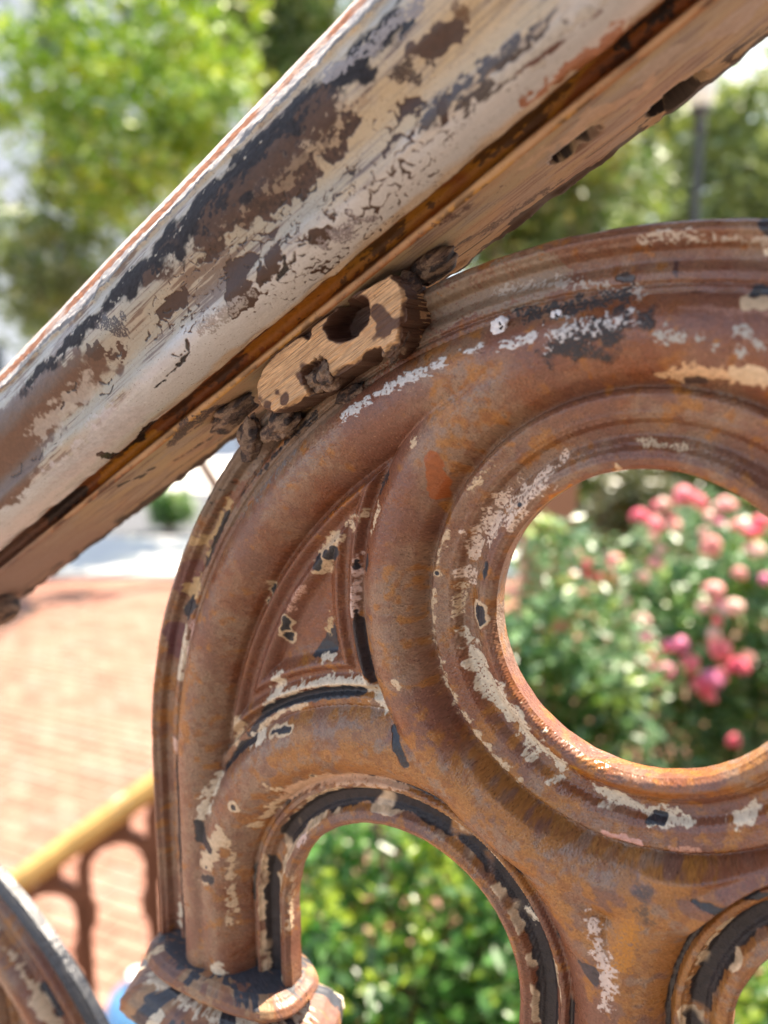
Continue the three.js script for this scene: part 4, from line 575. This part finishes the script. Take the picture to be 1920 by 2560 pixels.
// ------------------------------------------------------------------ lamp post, far railing, jug, buildings
{
  const p = at(1734, 560, 11), q = thing('street_lamp', 'black street lamp post with a white acorn globe', 'street lamp', [p.x, 0, p.z]), bl = std(0.03, 0.032, 0.036, 0.4), top = at(1765, 235, 11).y - 0.02;
  mesh('base', new THREE.LatheGeometry([[0, 0], [0.2, 0], [0.2, 0.12], [0.13, 0.2], [0.11, 0.6], [0.13, 0.64], [0.085, 0.75]].map(v => new THREE.Vector2(...v)), 20), bl, q);
  mesh('shaft', new THREE.CylinderGeometry(0.055, 0.085, top - 0.95, 16).translate(0, 0.7 + (top - 0.95) / 2, 0), bl, q);
  mesh('collar', new THREE.LatheGeometry([[0.05, 0], [0.11, 0.04], [0.06, 0.1], [0.07, 0.2], [0.15, 0.26], [0.15, 0.3], [0, 0.3]].map(v => new THREE.Vector2(v[0], v[1] + top - 0.55)), 20), bl, q);
  const gl = new THREE.MeshPhysicalMaterial({ roughness: 0.5, transmission: 0.4, thickness: 0 }); gl.color.setRGB(0.85, 0.83, 0.76);
  mesh('globe', new THREE.LatheGeometry([[0.1, 0], [0.17, 0.08], [0.19, 0.2], [0.17, 0.34], [0.11, 0.46], [0.04, 0.54], [0, 0.55]].map(v => new THREE.Vector2(v[0], v[1] + top - 0.25)), 24), gl, q); mesh('finial', new THREE.ConeGeometry(0.03, 0.14, 10).translate(0, top + 0.36, 0), bl, q);
}
{ // thin sign pole by the far shrub
  const p = onGround(466, 1300), q = thing('sign_pole', 'thin grey pole rising behind the small round shrub', 'pole', [p.x, 0, p.z]); mesh('shaft', new THREE.CylinderGeometry(0.025, 0.03, 3, 10).translate(0, 1.5, 0), std(0.25, 0.27, 0.28, 0.6), q); mesh('foot', new THREE.CylinderGeometry(0.09, 0.1, 0.04, 12).translate(0, 0.02, 0), std(0.2, 0.2, 0.2, 0.7), q);
}
{ // the neighbouring flight's railing: arches under a sunlit raked rail
  const A = at(0, 2205, 2.4), B = at(395, 1925, 2.48), d = B.clone().sub(A), L = Math.hypot(d.x, d.z), yaw = Math.atan2(-d.z, d.x), sl = d.y / L;
  const q = thing('neighbour_railing', 'rusty iron arcade railing with a sunlit ochre top rail, over the bricks', 'railing', [A.x, A.y, A.z], yaw);
  const wp = new Paint(256, 256, 0, 0, 1, 1); wp.each((x, y, o) => { const n = fbm(x * 9, y * 5, 4), m = fbm(x * 40, y * 26, 3), w = sst(0.12, 0.22, n + 0.3 * m), k = 1 + 0.4 * m; o.c[0] = lerp(0.50, 0.74, w) * k; o.c[1] = lerp(0.31, 0.66, w) * k; o.c[2] = lerp(0.09, 0.48, w) * k; o.r = 0.5; o.z = 0.2 * m; });
  const ochre = new THREE.MeshStandardMaterial(wp.textures(0.5)), iron = std(0.17, 0.075, 0.04, 0.6), x0 = -0.5, x1 = 1.0, yy = x => sl * x;
  const sh = new THREE.Shape([[-0.036, -0.06], [0.036, -0.06], [0.042, -0.046], [0.04, -0.026], [0.03, -0.007], [0.014, 0], [-0.014, 0], [-0.03, -0.007], [-0.04, -0.026], [-0.042, -0.046]].map(v => new THREE.Vector2(...v)));
  const rg = new THREE.ExtrudeGeometry(sh, { depth: Math.hypot(x1 - x0, yy(x1) - yy(x0)), bevelEnabled: false, curveSegments: 4 }); rg.rotateY(Math.PI / 2); rg.rotateZ(Math.atan(sl)); rg.translate(x0, yy(x0), 0); mesh('top_rail', rg, ochre, q);
  const W = 0.208, first = -0.045;
  for (let i = -1; i < 5; i++) {                                             // each bay: an arch head with its posts, stepped down with the flight
    const cx = first + 0.17 + i * W, cy = yy(cx) - 0.215, r = 0.083, o = 0.113, s = new THREE.Shape();
    s.moveTo(-o, -1.1); s.lineTo(-o, 0); s.absarc(0, 0, o, Math.PI, 0, true); s.lineTo(o, -1.1); s.lineTo(r + 0.006, -1.1); s.lineTo(r + 0.006, -0.2); s.lineTo(r - 0.012, -0.17); s.lineTo(r - 0.014, -0.12); s.lineTo(r, -0.09); s.lineTo(r, 0); s.absarc(0, 0, r, 0, Math.PI, false); s.lineTo(-r, -0.09); s.lineTo(-r + 0.014, -0.12); s.lineTo(-r + 0.012, -0.17); s.lineTo(-r - 0.006, -0.2); s.lineTo(-r - 0.006, -1.1);
    const g = new THREE.ExtrudeGeometry(s, { depth: 0.022, bevelEnabled: true, bevelSize: 0.005, bevelThickness: 0.005, bevelSegments: 2, curveSegments: 20 }); g.translate(cx, cy, -0.011); mesh('arch', g, iron, q);
    const f = new THREE.Shape(); f.moveTo(-0.03, 0.105); f.lineTo(0.045, 0.1); f.lineTo(0.05, 0.17 + 0.02); f.lineTo(-0.035, 0.11 + 0.02); const fg = new THREE.ExtrudeGeometry(f, { depth: 0.018, bevelEnabled: false }); fg.translate(cx, cy, -0.009); mesh('web', fg, iron, q);
  }
}
{ // a blue water jug standing on the bricks behind the railing
  const r = ray(345, 2480), k = 2.75 / Math.hypot(r.x, r.z), p = EYE.clone().addScaledVector(r, k), H0 = p.y + 0.05, q = thing('water_jug', 'pale blue plastic water jug on the bricks behind the post foot', 'jug', [p.x, 0, p.z]);
  const m = new THREE.MeshPhysicalMaterial({ roughness: 0.15, transmission: 0.55, thickness: 0, side: THREE.DoubleSide }); m.color.setRGB(0.25, 0.62, 0.95);
  mesh('body', new THREE.LatheGeometry([[0, 0.003], [0.12, 0.003], [0.135, 0.02], [0.135, 0.1], [0.128, 0.11], [0.135, 0.12], [0.135, 0.2], [0.128, 0.21], [0.135, 0.22], [0.132, H0 - 0.14], [0.1, H0 - 0.06], [0.05, H0 - 0.02], [0.03, H0]].map(v => new THREE.Vector2(...v)), 40), m, q); mesh('cap', new THREE.CylinderGeometry(0.032, 0.032, 0.03, 20).translate(0, H0 + 0.012, 0), std(0.75, 0.8, 0.85, 0.4), q);
}
function facade(name, label, pos, turn, w, h, wallC, opt) {
  const q = thing(name, label, 'building', pos, turn), wall = std(...wallC, 0.9), fr = std(0.62, 0.63, 0.62, 0.6), gl = new THREE.MeshPhysicalMaterial({ roughness: 0.08, color: 0x39444c }), { cols, rows, ww, wh, sill, gap } = opt;
  const g = [boxAt(w, sill, 0.4, 0, sill / 2, 0)], px = w / cols; let y = sill;
  for (let r = 0; r < rows; r++) { for (let c = 0; c <= cols; c++) { const a = c === 0 ? -w / 2 : -w / 2 + px * (c - 0.5) + ww / 2, b = c === cols ? w / 2 : -w / 2 + px * (c + 0.5) - ww / 2; g.push(boxAt(b - a, wh, 0.4, (a + b) / 2, y + wh / 2, 0)); } const top = r === rows - 1 ? h : y + wh + gap; g.push(boxAt(w, top - y - wh, 0.4, 0, (top + y + wh) / 2, 0));
    for (let c = 0; c < cols; c++) { const cx = -w / 2 + px * (c + 0.5), wn = mesh('window', mergeGeometries([boxAt(0.09, wh, 0.12, cx - ww / 2 + 0.045, y + wh / 2, 0.02), boxAt(0.09, wh, 0.12, cx + ww / 2 - 0.045, y + wh / 2, 0.02), boxAt(ww - 0.18, 0.09, 0.12, cx, y + 0.045, 0.02), boxAt(ww - 0.18, 0.09, 0.12, cx, y + wh - 0.045, 0.02), boxAt(ww - 0.18, 0.07, 0.1, cx, y + wh / 2, 0.02)]), fr, q); mesh('pane', boxAt(ww - 0.18, wh - 0.18, 0.02, cx, y + wh / 2, -0.06), gl, wn); mesh('sill', boxAt(ww + 0.2, 0.1, 0.3, cx, y - 0.05, 0.18), fr, wn); } y = top; }
  mesh('wall', mergeGeometries(g), wall, q); mesh('cornice', boxAt(w + 0.4, 0.5, 0.9, 0, h + 0.25, 0.2), fr, q); mesh('wing', boxAt(w, h, 6, 0, h / 2, -3.25), wall, q); return q;
}
{
  const a = at(60, 700, 26); facade('pale_building', 'pale grey building with tall windows behind the leafy trees', [a.x + 1, 0, a.z - 1], 0.35, 13, 16, [0.50, 0.53, 0.56], { cols: 5, rows: 4, ww: 1.2, wh: 2.3, sill: 1.6, gap: 1.4 });
  const hs = P0.clone().addScaledVector(H, 2.2).addScaledVector(N, 3.75); facade('added_town_house', 'added dark brick town house, out of view, blocking sky light from the panel', [hs.x, 0, hs.z], Math.atan2(-H.x, -H.z), 10.5, 11, [0.20, 0.10, 0.07], { cols: 4, rows: 3, ww: 1.1, wh: 1.9, sill: 2.6, gap: 1.2 });  // unseen house added to block sky light and deepen shading on the panel
  const b = at(780, 500, 30); facade('brick_building', 'red brick building behind the handrail', [b.x, 0, b.z], -0.05, 6.5, 14.5, [0.42, 0.17, 0.09], { cols: 3, rows: 3, ww: 1.1, wh: 2, sill: 1.8, gap: 1.6 });
}

renderer.render(scene, camera);
